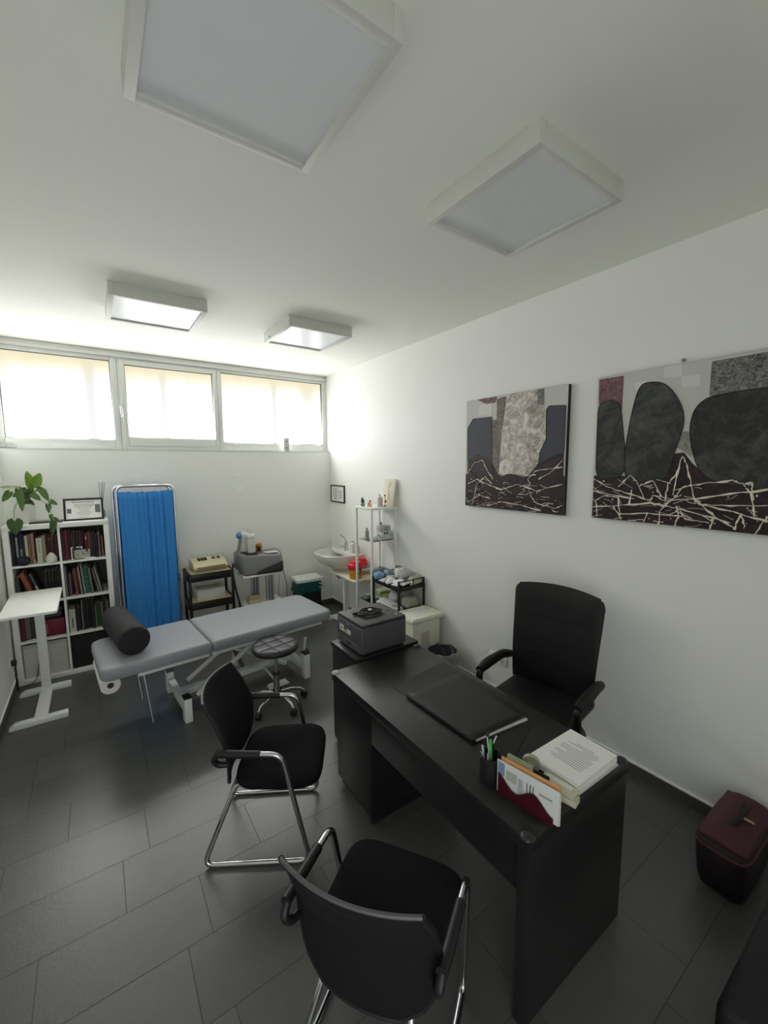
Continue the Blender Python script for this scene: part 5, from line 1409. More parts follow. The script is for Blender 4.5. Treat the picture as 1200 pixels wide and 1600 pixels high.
up('card_box', 'pale green box on the lowest glass shelf at the wall side', 'box', (-0.125, -1.44, ls), lambda b: b.bb(-0.065, 0.065, -0.06, 0.06, 0, 0.09, cm((170, 174, 148), .6), 0.003))

# ------------------------------------------------------------------ black metal cart with supplies
CX, CY = -0.186, -1.818
t = thing('supply_cart', 'black metal two-tier cart full of medical supplies at the right wall', 'cart', (CX, CY, 0))
cw, cl = 0.156, 0.222
for sx in (-1, 1):
    for sy in (-1, 1):
        b = MB(); b.bb(sx * cw - 0.009, sx * cw + 0.009, sy * cl - 0.009, sy * cl + 0.009, 0.04, 0.835, DARKMETAL, 0.002); b.build('post', t)
        b = MB(); b.cyl((sx * cw - 0.009, sy * cl, 0.02), (sx * cw + 0.009, sy * cl, 0.02), 0.02, BLACKPLAST, seg=12); b.build('caster', t)
for z in (0.745, 0.50, 0.14):
    b = MB()
    for a in ((-cw + .0095, cw - .0095, -cl - .006, -cl + .006), (-cw + .0095, cw - .0095, cl - .006, cl + .006), (-cw - .006, -cw + .006, -cl + .0095, cl - .0095), (cw - .006, cw + .006, -cl + .0095, cl - .0095)):
        b.bb(*a, z - 0.012, z + 0.024, DARKMETAL, 0.002)
    b.bb(-cw + .0065, cw - .0065, -cl + .0065, cl - .0065, z - 0.004, z, DARKMETAL)
    b.build('tray', t)
b = MB()
b.tube([(-cw + .012, -cl, 0.829), (cw - .012, -cl, 0.829)], 0.006, DARKMETAL, seg=8); b.tube([(-cw + .012, cl, 0.829), (cw - .012, cl, 0.829)], 0.006, DARKMETAL, seg=8)
b.tube([(0.02, -cl, 0.77), (0.02, -cl, 0.826)], 0.005, DARKMETAL, seg=8); b.tube([(0.02, cl, 0.77), (0.02, cl, 0.826)], 0.005, DARKMETAL, seg=8)
b.build('end_rail', t)
tz = 0.7455
def blob(sx, sy, sz, m, seed, amp=0.18):
    def f(b):
        r_ = random.Random(seed)
        ph = [r_.uniform(0, 6) for _ in range(6)]
        def g(u, v):
            a, e = 2 * PI * u, PI * v
            k = 1 + amp * (math.sin(3 * a + ph[0] + 2 * e) * .5 + math.sin(5 * a + ph[1] - 3 * e) * .35 + math.sin(9 * a + ph[2]) * .15 + math.sin(7 * e + ph[3]) * .3) * math.sin(e)
            c, s = math.cos(a), math.sin(a)
            q = max(math.sin(e), 0.0) ** 0.6
            return (math.copysign(abs(c) ** .7, c) * q * sx * k, math.copysign(abs(s) ** .7, s) * q * sy * k, max(0, sz * (0.5 - 0.5 * math.copysign(abs(math.cos(e)) ** .7, math.cos(e))) * (1 + amp * .5 * math.sin(4 * a + ph[4]) * math.sin(e))))
        b.surf(g, 40, 18, m, closeu=True)
    return f
PLASTW = mat('crinkled_white_plastic', (206, 208, 206), 0.3, var=0.15, vscale=30, bump=0.9, bscale=60)
PLASTG = mat('crinkled_grey_plastic', (168, 170, 170), 0.3, var=0.2, vscale=30, bump=0.9, bscale=60)
up('mask_pack', 'light blue mask pack at the far end of the supply cart', 'pack', (-0.30, -1.625, tz + 0.02), blob(0.055, 0.04, 0.075, mat('light_blue_plastic', (142, 176, 216), 0.5, bump=0.5, bscale=60), 1))
up('mask_pack', 'grey-blue bundle beside the light blue pack on the supply cart', 'pack', (-0.185, -1.64, tz + 0.002), blob(0.05, 0.05, 0.105, mat('grey_blue_plastic', (136, 150, 166), 0.5, var=0.3, bump=0.6, bscale=60), 2))
t = thing('gauze_roll', 'white gauze roll standing in the middle of the supply cart', 'gauze roll', (-0.105, -1.735, tz + 0.0005))
b = MB(); b.lathe([(0, 0), (0.05, 0), (0.053, 0.004), (0.053, 0.115), (0.048, 0.122), (0.017, 0.122), (0.017, 0.10), (0, 0.10)], PAPER, seg=28); b.build('roll', t)
up('steel_cup', 'small clear jar with lid on the wall side of the supply cart', 'jar', (-0.062, -1.655, tz + 0.0005), lambda b: (b.lathe([(0, 0), (0.03, 0), (0.032, 0.11), (0, 0.11)], JARG), b.lathe([(0, 0.11), (0.033, 0.11), (0.033, 0.128), (0.01, 0.134), (0, 0.135)], STEEL)))
up('plastic_bag', 'grey-white plastic bag with dark seam on the supply cart', 'bag', (-0.12, -1.87, tz + 0.0005), lambda b: (blob(0.085, 0.065, 0.135, PLASTG, 4, .12)(b), b.tube([(-0.075, -0.052, 0.072), (-0.02, -0.067, 0.083), (0.05, -0.056, 0.086)], 0.004, cm((90, 92, 92), .5), fil=0.02, seg=6)))
up('plastic_bag', 'bright white plastic bag behind the gauze roll on the supply cart', 'bag', (-0.205, -1.72, tz + 0.0005), blob(0.05, 0.045, 0.06, PLASTW, 6))
up('carton', 'tilted cream carton leaning on the wall end of the supply cart', 'carton', (-0.085, -1.975, tz + 0.004), lambda b: (b.box((0, 0, 0.05), (0.12, 0.05, 0.085), CARTON, rot=(R(-24), 0, R(8)), bevel=0.002), b.box((-0.06, -0.004, 0.04), (0.012, 0.06, 0.07), cm((226, 224, 206), .7), rot=(R(-24), 0, R(8)))))
for k, (x, y, a, zz) in enumerate(((-0.28, -1.93, 20, 0.0), (-0.30, -1.85, -14, 0.005), (-0.265, -1.80, 40, 0.011), (-0.295, -1.73, 8, 0.0), (-0.245, -1.90, -35, 0.017), (-0.21, -1.955, 12, 0.0))):
    def pouch(b, k=k):
        b.surf(lambda u, v: ((u - .5) * 0.11, (v - .5) * 0.075, 0.006 + 0.016 * math.sin(u * PI) * math.sin(v * PI) + 0.003 * math.sin(u * 9 + k) * math.sin(v * 7)), 12, 10, PLASTW if k % 2 else PAPER)
    b = MB(); pouch(b)
    tag(b.build('sterile_pouch', loc=(x, y, tz + 0.028 + zz), rot=(R(4), R(-6), R(a)), solid=0.003, angle=80),
        ['white sterile pouch at the near left corner of the supply cart', 'clear sterile pouch lying on the aisle side of the supply cart', 'white sterile pouch lying across the clear one on the supply cart', 'clear sterile pouch in front of the light blue pack', 'white sterile pouch tilted on top of the others at the near end', 'clear sterile pouch beside the tilted carton'][k], 'pouch', 'sterile pouches on the supply cart')
lz = 0.5005
up('carton', 'flat white carton along the aisle side of the lower cart shelf', 'carton', (-0.305, -1.83, lz), lambda b: (b.bb(-0.045, 0.045, -0.17, 0.17, 0, 0.05, mat('white_glossy_card', (214, 216, 212), 0.4), 0.002), b.bb(-0.0455, -0.0449, -0.14, 0.1, 0.02, 0.032, cm((170, 176, 170), .6))), R(2))
up('carton', 'second flat white carton stacked on the aisle side carton', 'carton', (-0.30, -1.80, lz + 0.0505), lambda b: b.bb(-0.035, 0.035, -0.13, 0.13, 0, 0.025, cm((206, 208, 204), .4), 0.002), R(-3))
up('carton', 'green-yellow carton at the far end of the lower cart shelf', 'carton', (-0.20, -1.66, lz), lambda b: b.bb(-0.05, 0.05, -0.055, 0.055, 0, 0.08, cm((150, 158, 66), .5), 0.002), R(8))
up('carton', 'pale sage carton beside the green-yellow carton on the lower shelf', 'carton', (-0.09, -1.655, lz), lambda b: b.bb(-0.045, 0.045, -0.05, 0.05, 0, 0.12, cm((182, 186, 160), .6), 0.002), R(-3))
up('plastic_bag', 'clear crinkled bag of tubes on the lower cart shelf', 'bag', (-0.195, -1.78, lz + 0.0005), blob(0.06, 0.055, 0.15, PLASTW, 11, .2))
up('plastic_bag', 'grey crinkled bag at the wall side of the lower cart shelf', 'bag', (-0.09, -1.80, lz + 0.0005), blob(0.055, 0.07, 0.16, PLASTG, 12, .2))
up('plastic_bag', 'pale bag of bandages at the near end of the lower cart shelf', 'bag', (-0.125, -1.935, lz + 0.0005), blob(0.085, 0.06, 0.13, mat('cream_plastic', (186, 186, 166), 0.35, var=0.2, bump=0.8, bscale=60), 13, .2))
# ------------------------------------------------------------------ white lidded box and waste basket
BOXW = mat('ivory_plastic', (236, 234, 218), 0.45, var=0.02)
t = thing('lidded_box', 'ivory lidded plastic box beside the supply cart at the right wall', 'box', (-0.215, -2.194, 0))
b = MB(); b.prism([(-0.165, -0.118), (0.165, -0.118), (0.165, 0.118), (-0.165, 0.118)], 'z', 0.0, 0.505, BOXW, 0.012, 3); b.build('body', t)
b = MB(); b.bb(-0.19, 0.19, -0.138, 0.138, 0.506, 0.545, BOXW, 0.010, 3)
for a in ((-0.185, -0.155, -0.133, 0.133), (0.155, 0.185, -0.133, 0.133), (-0.155, 0.155, -0.133, -0.108), (-0.155, 0.155, 0.108, 0.133)):
    b.bb(*a, 0.543, 0.552, BOXW, 0.004)
b.build('lid', t)
b = MB(); b.bb(-0.07, 0.06, -0.05, 0.05, 0.5452, 0.5456, PAPER); b.build('paper_label', t)
b = MB(); b.bb(-0.07, 0.03, -0.1186, -0.1181, 0.16, 0.40, cm((206, 198, 190), .5)); b.build('sticker', t)
t = thing('waste_basket', 'round black waste basket with grey liner behind the desk', 'waste basket', (-0.235, -2.545, 0))
b = MB(); b.lathe([(0, 0), (0.095, 0), (0.10, 0.004), (0.128, 0.295), (0.132, 0.30), (0.124, 0.30), (0.097, 0.01), (0, 0.01)], cm((34, 34, 34), .5)); b.build('basket', t)
LINER = glass('smoky_liner', (170, 172, 176), 0.2)
LINS = mat('smoky_bag', (136, 138, 140), 0.35, var=0.2, vscale=20, bump=0.8, bscale=50)
b = MB()
b.surf(lambda u, v: ((0.129 + 0.012 * math.sin(v * PI) + 0.004 * math.sin(u * 2 * PI * 11 + v * 2)) * math.cos(2 * PI * u), (0.129 + 0.012 * math.sin(v * PI) + 0.004 * math.sin(u * 2 * PI * 11 + v * 2)) * math.sin(2 * PI * u), 0.20 + 0.115 * v + 0.006 * math.sin(u * 2 * PI * 7)), 80, 8, LINS, closeu=True)
b.build('bag_liner', t, solid=0.002, angle=80)
b = MB(); b.surf(lambda u, v: ((0.122 - 0.05 * v) * math.cos(2 * PI * u), (0.122 - 0.05 * v) * math.sin(2 * PI * u), 0.30 - 0.12 * v + 0.012 * math.sin(u * 2 * PI * 6 + v * 5)), 60, 8, cm((44, 44, 45), .4, bump=0.6, bscale=60), closeu=True)
b.lathe([(0, 0.17), (0.08, 0.18), (0.0, 0.21)], cm((40, 40, 41), .5, bump=0.6)); b.build('inner_bag', t, angle=80)

# ------------------------------------------------------------------ sill and wall things
t = thing('air_sensor', 'small white sensor with two dark dots on the window sill', 'sensor', (-0.618, 0.016, SILL + 0.0045), R(-14))
b = MB(); b.bb(-0.036, 0.036, -0.0178, 0.0, 0, 0.175, cm((206, 207, 204), 0.6), 0.004); b.build('body', t)
b = MB(); b.cyl((0.0, -0.0178, 0.13), (0.0, -0.0195, 0.13), 0.008, cm((70, 70, 90), .4)); b.cyl((0.0, -0.0178, 0.045), (0.0, -0.0195, 0.045), 0.008, cm((70, 70, 90), .4)); b.build('lens', t)
tag(MB().tube([(-0.0, 0.02, 0.006), (0.03, -0.01, 0.03), (0.06, 0.0, 0.045), (0.10, 0.02, 0.05), (0.07, 0.03, 0.055), (0.0, 0.02, 0.06)], 0.005, cm((196, 198, 194), .5), fil=0.02, seg=8).tube([(0.0, -0.002, 0.006), (0.07, -0.004, 0.006), (0.12, 0.01, 0.006)], 0.004, cm((150, 152, 150), .5), fil=0.02, seg=8).build('blind_cord', loc=(-3.392, 0.04, SILL + 0.0045)), 'loop of pale cord at the left end of the window sill', 'cord')
t = thing('wall_socket', 'white double wall socket behind the office chair', 'socket', (-0.0005, -2.985, 0.338))
b = MB(); b.bb(-0.010, 0, -0.09, 0.09, -0.04, 0.04, WHITE, 0.003); b.build('plate', t)
for y in (-0.042, 0.042):
    b = MB(); b.cyl((-0.0085, y, 0), (-0.0112, y, 0), 0.024, cm((200, 200, 196), .5)); b.cyl((-0.0112, y - 0.009, 0), (-0.0116, y - 0.009, 0), 0.0035, BLACKPLAST, seg=8); b.cyl((-0.0112, y + 0.009, 0), (-0.0116, y + 0.009, 0), 0.0035, BLACKPLAST, seg=8); b.build('insert', t)
ART_1 = [('TEXR', [(-2.721, 2.501), (-2.93, 2.499), (-2.918, 2.451), (-2.837, 2.44)]), ('PALE', [(-2.751, 2.444), (-2.878, 2.45), (-2.881, 2.352), (-2.724, 2.367)]), ('BLUEGREY', [(-2.621, 2.269), (-2.68, 2.342), (-2.881, 2.339), (-2.895, 1.887), (-2.624, 1.997)]), ('BROWN', [(-2.882, 2.318), (-2.931, 2.313), (-2.928, 2.475), (-3.021, 2.483), (-2.992, 2.201), (-2.964, 1.867), (-2.895, 1.887)]), ('SILVER', [(-3.036, 2.501), (-3.281, 2.499), (-3.356, 2.38), (-3.379, 2.14), (-3.314, 1.971), (-3.238, 1.873), (-2.964, 1.856), (-2.986, 2.222)]), ('TEXD', [(-3.292, 2.497), (-3.349, 2.495), (-3.354, 2.38), (-3.304, 2.386)]), ('BLUEGREY', [(-3.374, 2.344), (-3.394, 2.368), (-3.522, 2.357), (-3.523, 2.042), (-3.326, 1.952), (-3.335, 2.047), (-3.381, 2.14)]), ('WINE', [(-2.624, 1.997), (-2.732, 2.052), (-2.878, 1.995), (-2.963, 1.878), (-3.117, 1.891), (-3.238, 1.873), (-3.325, 1.971), (-3.451, 2.026), (-3.521, 2.046), (-3.533, 1.613), (-2.623, 1.609)])]
LINES_1 = [[(-2.632, 1.791), (-2.738, 1.84), (-2.855, 1.799), (-2.994, 1.762), (-3.145, 1.81), (-3.311, 1.767), (-3.521, 1.823)], [(-2.634, 1.698), (-2.799, 1.741), (-2.995, 1.709), (-3.244, 1.733), (-3.527, 1.713)], [(-2.683, 1.609), (-2.739, 1.795), (-2.825, 1.864), (-2.897, 1.801)], [(-3.195, 1.771), (-3.264, 1.814), (-3.239, 1.853), (-3.305, 1.913), (-3.516, 1.942)], [(-3.267, 1.735), (-3.315, 1.679), (-3.468, 1.652), (-3.528, 1.676)], [(-2.772, 1.661), (-2.785, 1.752), (-2.707, 1.884), (-2.645, 1.906)], [(-3.33, 1.855), (-3.415, 1.895), (-3.514, 1.988)], [(-2.629, 1.883), (-2.704, 1.974), (-2.792, 1.996), (-2.852, 1.908), (-2.91, 1.844)], [(-3.214, 1.892), (-3.236, 1.942), (-3.325, 1.971)], [(-3.316, 1.659), (-3.357, 1.74), (-3.343, 1.817)], [(-2.86, 1.623), (-2.997, 1.666), (-3.2, 1.65), (-3.362, 1.624)], [(-2.99, 1.867), (-3.067, 1.9), (-3.191, 1.872), (-3.307, 1.884)], [(-2.635, 1.629), (-2.771, 1.706), (-2.887, 1.68)]]
ART_2 = [('TEXR', [(-3.742, 2.489), (-3.89, 2.489), (-3.89, 2.273), (-3.835, 2.351), (-3.747, 2.334)]), ('PALE', [(-4.104, 2.502), (-4.194, 2.503), (-4.199, 2.432), (-4.108, 2.437)]), ('PALE', [(-4.194, 2.429), (-4.278, 2.428), (-4.282, 2.37), (-4.198, 2.372)]), ('PALE', [(-3.954, 2.436), (-4.04, 2.437), (-4.013, 2.411), (-3.964, 2.388)]), ('STONE', [(-3.745, 2.334), (-3.786, 2.352), (-3.843, 2.35), (-3.882, 2.313), (-3.9, 2.193), (-3.921, 2.064), (-3.928, 1.879), (-3.751, 1.866)]), ('STONE', [(-3.918, 2.0), (-3.947, 2.252), (-3.974, 2.387), (-4.005, 2.431), (-4.102, 2.419), (-4.166, 2.352), (-4.215, 2.254), (-4.224, 2.168), (-4.187, 2.025), (-4.16, 1.877), (-4.049, 1.827), (-3.934, 1.863)]), ('TEXD', [(-4.326, 2.484), (-4.543, 2.489), (-4.556, 2.316), (-4.327, 2.309)]), ('MOSAIC', [(-4.218, 2.132), (-4.249, 2.137), (-4.271, 1.994), (-4.238, 2.024), (-4.185, 2.054)]), ('STONE', [(-4.248, 2.152), (-4.266, 2.255), (-4.321, 2.308), (-4.436, 2.318), (-4.556, 2.326), (-4.595, 1.798), (-4.491, 1.845), (-4.38, 1.866), (-4.306, 1.923), (-4.268, 2.037)]), ('WINE', [(-3.735, 1.866), (-3.925, 1.879), (-4.048, 1.835), (-4.157, 1.884), (-4.188, 2.018), (-4.232, 2.024), (-4.273, 1.966), (-4.381, 1.861), (-4.492, 1.839), (-4.595, 1.798), (-4.61, 1.61), (-3.746, 1.618)])]
LINES_2 = [[(-3.74, 1.866), (-3.832, 1.818), (-3.931, 1.789), (-4.082, 1.75), (-4.094, 1.782), (-4.151, 1.755), (-4.298, 1.772), (-4.593, 1.837)], [(-3.745, 1.684), (-3.904, 1.705), (-4.083, 1.735), (-4.22, 1.715), (-4.462, 1.66)], [(-3.774, 1.626), (-3.762, 1.729), (-3.818, 1.766), (-3.901, 1.755), (-3.915, 1.64)], [(-3.897, 1.821), (-3.963, 1.891), (-4.003, 1.857), (-4.046, 1.756)], [(-4.019, 1.833), (-4.089, 1.867), (-4.136, 1.777)], [(-4.158, 1.748), (-4.166, 1.847), (-4.208, 1.907)], [(-4.196, 1.788), (-4.217, 1.966), (-4.229, 2.002), (-4.255, 1.951), (-4.291, 1.794)], [(-4.215, 1.789), (-4.238, 1.835), (-4.311, 1.852), (-4.457, 1.878), (-4.501, 1.859), (-4.535, 1.808), (-4.553, 1.704)], [(-4.133, 1.615), (-4.135, 1.693), (-4.203, 1.774), (-4.215, 1.789)], [(-4.214, 1.617), (-4.23, 1.671), (-4.213, 1.729)], [(-4.054, 1.622), (-4.072, 1.679)], [(-3.871, 1.703), (-3.924, 1.624)], [(-4.305, 1.766), (-4.393, 1.687), (-4.486, 1.629)], [(-4.318, 1.745), (-4.457, 1.721), (-4.604, 1.683)], [(-4.38, 1.622), (-4.388, 1.673)], [(-4.48, 1.628), (-4.501, 1.712), (-4.521, 1.647)], [(-4.56, 1.611), (-4.602, 1.708)], [(-3.739, 1.788), (-3.868, 1.769), (-3.994, 1.753)], [(-4.291, 1.794), (-4.306, 1.751), (-4.389, 1.743), (-4.598, 1.76)], [(-4.501, 1.859), (-4.531, 1.867), (-4.537, 1.808)], [(-3.966, 1.71), (-3.976, 1.808)], [(-3.906, 1.656), (-4.087, 1.673), (-4.249, 1.673)], [(-4.234, 1.701), (-4.262, 1.66), (-4.372, 1.65)]]
# ------------------------------------------------------------------ paintings on the right wall
def paint(name, dark, light, s1, s2, thr, metal=0.0, crack=0.3):
    """thick acrylic: two colours worked into each other, wrinkled surface"""
    m = mat(name, dark, 0.5, metal, var=0.2, vscale=s1, bump=1.0, bscale=s2 * 2)
    nt = m.node_tree
    p = nt.nodes['Principled BSDF']
    old = p.inputs['Base Color'].links[0].from_socket
    tc = [n for n in nt.nodes if n.type == 'TEX_COORD'][0]
    nz = nt.nodes.new('ShaderNodeTexNoise'); nz.inputs['Scale'].default_value = s1; nz.inputs['Detail'].default_value = 8; nz.inputs['Roughness'].default_value = 0.7; nz.inputs['Distortion'].default_value = 1.2
    vo = nt.nodes.new('ShaderNodeTexVoronoi'); vo.feature = 'DISTANCE_TO_EDGE'; vo.inputs['Scale'].default_value = s2
    nt.links.new(tc.outputs['Object'], nz.inputs['Vector'])
    mixv = nt.nodes.new('ShaderNodeMix'); mixv.data_type = 'VECTOR'; mixv.inputs['Factor'].default_value = 0.12
    nt.links.new(tc.outputs['Object'], mixv.inputs[4]); nt.links.new(nz.outputs['Color'], mixv.inputs[5]); nt.links.new(mixv.outputs[1], vo.inputs['Vector'])
    r1 = nt.nodes.new('ShaderNodeMapRange'); r1.inputs['From Min'].default_value = thr - 0.2; r1.inputs['From Max'].default_value = thr + 0.16
    nt.links.new(nz.outputs['Fac'], r1.inputs['Value'])
    r2 = nt.nodes.new('ShaderNodeMapRange'); r2.inputs['From Min'].default_value = 0.0; r2.inputs['From Max'].default_value = 0.09; r2.inputs['To Min'].default_value = crack; r2.inputs['To Max'].default_value = 0.0
    nt.links.new(vo.outputs['Distance'], r2.inputs['Value'])
    ad = nt.nodes.new('ShaderNodeMath'); ad.operation = 'ADD'; ad.use_clamp = True
    nt.links.new(r1.outputs['Result'], ad.inputs[0]); nt.links.new(r2.outputs['Result'], ad.inputs[1])
    mx = nt.nodes.new('ShaderNodeMix'); mx.data_type = 'RGBA'
    nt.links.new(ad.outputs[0], mx.inputs['Factor']); nt.links.new(old, mx.inputs[6]); mx.inputs[7].default_value = S(*light)
    nt.links.new(mx.outputs[2], p.inputs['Base Color'])
    return m
TEXR = paint('burgundy_scratched_paint', (52, 30, 34), (150, 110, 112), 40, 60, 0.55)
TEXD = paint('charcoal_scratched_paint', (38, 36, 38), (168, 164, 160), 46, 70, 0.58)
PALE = mat('pale_grey_paint', (216, 216, 210), 0.6, var=0.03)
BLUEGREY = mat('slate_blue_paint', (66, 68, 78), 0.6, var=0.15, vscale=20, bump=0.3)
BROWN = paint('umber_paint', (60, 46, 46), (150, 136, 130), 40, 60, 0.55)
SILVER_ = paint('crumpled_silver_leaf', (108, 102, 98), (214, 206, 198), 9, 16, 0.52, 0.3, crack=0.35)
WINE_ = paint('wine_red_paint', (24, 11, 14), (74, 36, 42), 16, 30, 0.64, crack=0.12)
STONE = paint('graphite_paint', (38, 40, 38), (98, 100, 95), 5, 9, 0.66, crack=0.13)
MOSAIC = paint('mosaic_paint', (36, 36, 36), (170, 168, 160), 50, 70, 0.5)
DRIP = mat('ivory_drip_paint', (232, 226, 208), 0.4, var=0.1)
DRIPD = mat('dark_wine_drip_paint', (56, 26, 32), 0.4, var=0.2)
CANV = mat('white_canvas', (202, 202, 196), 0.75, var=0.03, bump=0.3, bscale=500)
EDGE = mat('black_canvas_edge', (26, 25, 27), 0.7)
OUTL = mat('dark_outline_paint', (34, 34, 35), 0.5)
PM = dict(TEXR=TEXR, TEXD=TEXD, PALE=PALE, BLUEGREY=BLUEGREY, BROWN=BROWN, SILVER=SILVER_, WINE=WINE_, STONE=STONE, MOSAIC=MOSAIC)
def round_poly(p, r=0.02, sub=4):
    out = []
    n = len(p)
    for i in range(n):
        q = Vector(p[i]); a = Vector(p[i - 1]) - q; c = Vector(p[(i + 1) % n]) - q
        d1, d2 = min(r, a.length * .45), min(r, c.length * .45)
        if a.length < 1e-4 or c.length < 1e-4: continue
        p0, p1 = q + a.normalized() * d1, q + c.normalized() * d2
        for t in range(sub + 1):
            t /= sub
            v = p0 * (1 - t) ** 2 + q * 2 * t * (1 - t) + p1 * t * t
            out.append((v.x, v.y))
    return out
def painting(label, y0, y1, z0, z1, art, lines, seed, wires):
    t = thing('painting', label, 'painting', (-0.003, (y0 + y1) / 2, (z0 + z1) / 2), 0, 'abstract canvases on the right wall')
    cy_, cz_ = (y0 + y1) / 2, (z0 + z1) / 2
    b = MB(); b.bb(-0.031, 0, y1 - cy_, y0 - cy_, z0 - cz_, z1 - cz_, EDGE)
    k = -0.031
    b.bb(k - 0.0006, k, y1 - cy_ + .001, y0 - cy_ - .001, z0 - cz_ + .001, z1 - cz_ - .001, CANV)
    k -= 0.0006
    def clampp(p): return (min(max(p[0], y1 + .001), y0 - .001) - cy_, min(max(p[1], z0 + .001), z1 - .001) - cz_)
    under = ('WINE', [(y1 + .002, z0 + .002), (y0 - .002, z0 + .002), (y0 - .002, z0 + (z1 - z0) * 0.31), (y1 + .002, z0 + (z1 - z0) * 0.31)])
    for i, (m, pts) in enumerate([under] + art):
        q = [clampp(p) for p in pts]
        soft = m == 'STONE'
        q = round_poly(q, 0.07 if soft else 0.008)
        h = 0.0022 if soft else 0.0012
        b.prism(q, 'x', k - h - i * 0.00012, k, PM[m])
        if m in ('STONE', 'BLUEGREY'):
            b.tube([(k - h - i * 0.00012, y, z) for y, z in q], 0.0028, OUTL, seg=5, closed=True)
    r_ = random.Random(seed)
    for li, L_ in enumerate(lines):
        P = [clampp(p) for p in L_]
        Q = []
        for i in range(len(P) - 1):
            for s in range(6):
                f = s / 6
                Q.append((k - 0.0035 + r_.uniform(-.0003, .0003), P[i][0] * (1 - f) + P[i + 1][0] * f + r_.uniform(-.003, .003), P[i][1] * (1 - f) + P[i + 1][1] * f + r_.uniform(-.003, .003)))
        Q.append((k - 0.0035, *P[-1]))
        rad = [max(0.0012, wires * (0.35 + 1.1 * r_.random() ** 3)) for _ in Q]
        b.tube(Q, rad, DRIPD if (wires < 0.005 and li % 4 == 1) else DRIP, seg=6)
    zlo = z0 + (z1 - z0) * 0.27
    b.M = Matrix.Translation((0, -cy_, -cz_))
    for i in range(150):
        y = r_.uniform(y1 + .02, y0 - .02); z = z0 + .01 + (zlo - z0) * r_.random() ** 1.4
        if r_.random() < 0.5:
            b.ball((k - 0.003, y, z), (0.0015, r_.uniform(.002, .006), r_.uniform(.002, .006)), r_.choice([DRIP, DRIPD, DRIPD]), 8)
        else:
            a = r_.uniform(-0.6, 0.6); l = r_.uniform(.03, .11)
            y2 = min(max(y + l * math.cos(a), y1 + .004), y0 - .004); z2 = max(z + l * math.sin(a), z0 + .005)
            b.tube([(k - 0.003, y, z), (k - 0.003, (y + y2) / 2, (z + z2) / 2 + r_.uniform(-.01, .01)), (k - 0.003, y2, z2)], r_.uniform(.0008, .0024), r_.choice([DRIP, DRIP, DRIPD]), fil=.02, seg=5)
    b.build('canvas', t)
    return t
painting('smaller square abstract canvas with silver column, left of the pair', -2.603, -3.536, 1.606, 2.496, ART_1, LINES_1, 5, 0.0048)
def ext(p):   # the part of the wide canvas beyond the photo continues the stone and the ground
    return [(y if y > -4.53 else -4.93, z) for y, z in p]
painting('wide abstract canvas with dark stone shapes, right of the pair', -3.738, -4.940, 1.615, 2.500, [(m, ext(p)) for m, p in ART_2], LINES_2, 9, 0.0052)
b = MB(); b.cyl((-0.0005, 0, 0), (-0.02, 0, 0), 0.006, STEEL, seg=10); b.lathe([(0, 0), (0.011, 0), (0.011, 0.003), (0, 0.003)], STEEL, c=(-0.0005, 0, 0), rot=(0, R(-90), 0))
tag(b.build('picture_hook', loc=(0, -4.186, 2.523)), 'small grey hook above the wide abstract canvas', 'hook')

# black framed notice next to the corner
t = thing('framed_notice', 'thin black framed notice on the right wall above the wash basin', 'notice', (-0.0005, -0.217, 1.573))
w, h = 0.19, 0.117
b = MB()
for a in ((-w, -w + .017, -h, h), (w - .017, w, -h, h), (-w + .017, w - .017, -h, -h + .017), (-w + .017, w - .017, h - .017, h)):
    b.bb(-0.016, 0, *a, DARKFRAME, 0.001)
b.build('frame', t)
b = MB(); b.bb(-0.009, -0.004, -w + .017, w - .017, -h + .017, h - .017, PAPER)
for (a, c, z0, z1_, m) in text_rows(0.12, 0.5, 0.12, 0.88, 14, GREYINK, 21, .45) + text_rows(0.55, 0.9, 0.2, 0.8, 10, GREYINK, 22, .45):
    b.bb(-0.0095, -0.0088, w - .017 - (2 * w - .034) * c, w - .017 - (2 * w - .034) * a, -h + .017 + (2 * h - .034) * z0, -h + .017 + (2 * h - .034) * z1_, m)
b.build('notice_sheet', t)

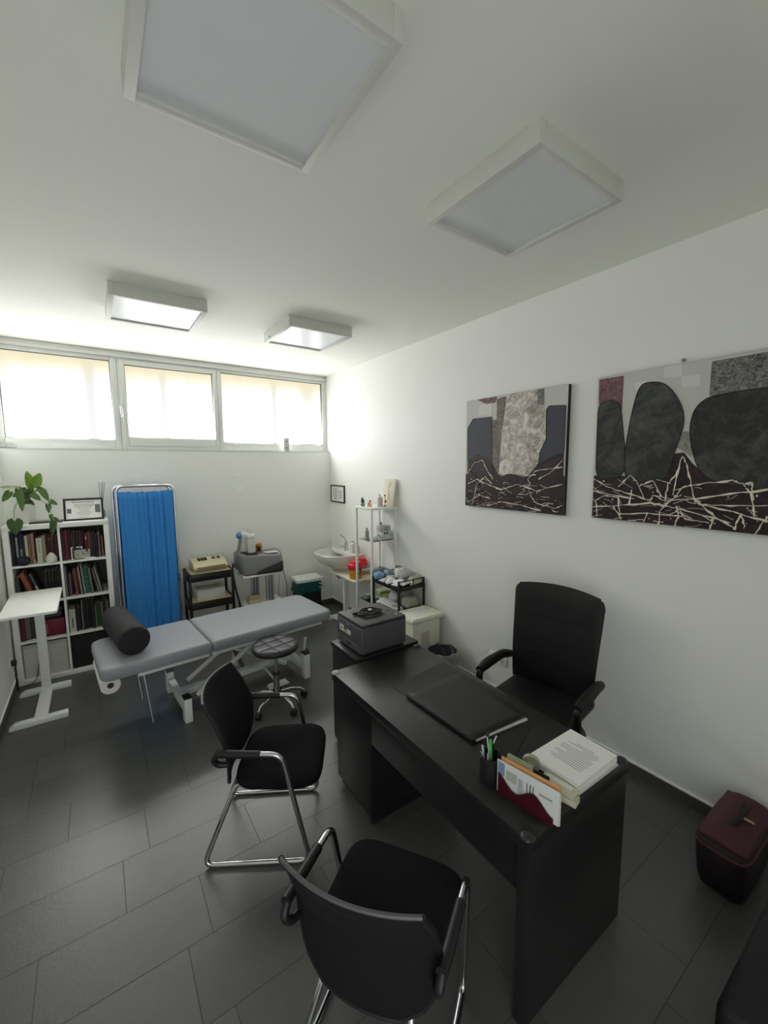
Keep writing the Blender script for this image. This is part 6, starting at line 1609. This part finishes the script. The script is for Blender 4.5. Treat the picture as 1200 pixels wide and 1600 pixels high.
# ------------------------------------------------------------------ bags on the floor by the right wall
BURG = mat('burgundy_nylon', (66, 24, 36), 0.6, var=0.15, vscale=30, bump=0.4, bscale=250)
BURGD = mat('dark_burgundy_nylon', (30, 20, 23), 0.7, var=0.15, bump=0.4, bscale=250)
t = thing('travel_bag', 'burgundy travel bag on the floor against the right wall', 'bag', (-0.285, -4.655, 0), R(0))
b = MB()
ly = [(0.0, 0.17, 0.075), (0.006, 0.185, 0.088), (0.05, 0.20, 0.098), (0.15, 0.225, 0.103), (0.225, 0.236, 0.104), (0.25, 0.228, 0.096), (0.262, 0.215, 0.085)]
def bagf(u, v):
    k = v * (len(ly) - 1); i = min(int(k), len(ly) - 2); q = k - i
    z, a, c = [ly[i][j] * (1 - q) + ly[i + 1][j] * q for j in range(3)]
    an = 2 * PI * u
    co, si = math.cos(an), math.sin(an)
    return (math.copysign(abs(co) ** .35, co) * a, math.copysign(abs(si) ** .35, si) * c, z)
b.surf(bagf, 56, 13, BURGD, closeu=True)
b.poly([bagf(i / 56, 0) for i in range(56)][::-1], BURGD)
b.build('body', t, angle=60)
b = MB()
b.surf(lambda u, v: ((2 * u - 1) * 0.217 * (1 - 0.06 * abs(2 * v - 1) ** 4), (2 * v - 1) * 0.092, 0.262 + 0.042 * (1 - abs(2 * v - 1) ** 2.5) * (1 - abs(2 * u - 1) ** 8)), 24, 18, BURG)
b.build('top_flap', t, solid=0.004, angle=70)
b = MB(); b.tube([bagf(i / 48, 0.72) for i in range(48)], 0.006, BURG, closed=True, seg=8); b.build('piping', t)
b = MB(); b.tube([(-0.10, 0.0, 0.300), (-0.08, -0.02, 0.325), (0.06, -0.02, 0.325), (0.09, 0, 0.300)], 0.011, BURGD, fil=0.03, seg=10); b.build('handle', t)
b = MB(); b.box((-0.015, -0.045, 0.309), (0.012, 0.042, 0.006), mat('brass_clasp', (196, 176, 130), 0.35, 0.8), rot=(0.25, 0, 0.3), bevel=0.002); b.build('clasp', t)['label'] = 'pale metal clasp'
t = thing('handbag', 'black bag with pale clasp on the floor in the bottom right corner', 'bag', (-0.845, -5.06, 0))
b = MB()
b.bb(-0.38, 0.38, -0.21, 0.21, 0, 0.31, mat('black_bag_leather', (26, 27, 29), 0.55, var=0.2, vscale=30, bump=0.4, bscale=200), 0.035, 4)
b.build('body', t)
b = MB(); b.bb(-0.36, 0.36, -0.215, 0.05, 0.309, 0.318, BLACKLEATHER, 0.003); b.build('flap', t)
b = MB(); b.box((0.02, -0.05, 0.3205), (0.10, 0.018, 0.006), cm((214, 206, 176), .3), bevel=0.002); b.build('clasp', t)['label'] = 'pale metal clasp'
b = MB(); b.tube([(-0.2, 0.1, 0.312), (-0.18, 0.12, 0.40), (0.18, 0.12, 0.40), (0.2, 0.1, 0.312)], 0.010, BLACKLEATHER, fil=0.06, seg=8); b.build('handle', t)

bpy.context.view_layer.update()
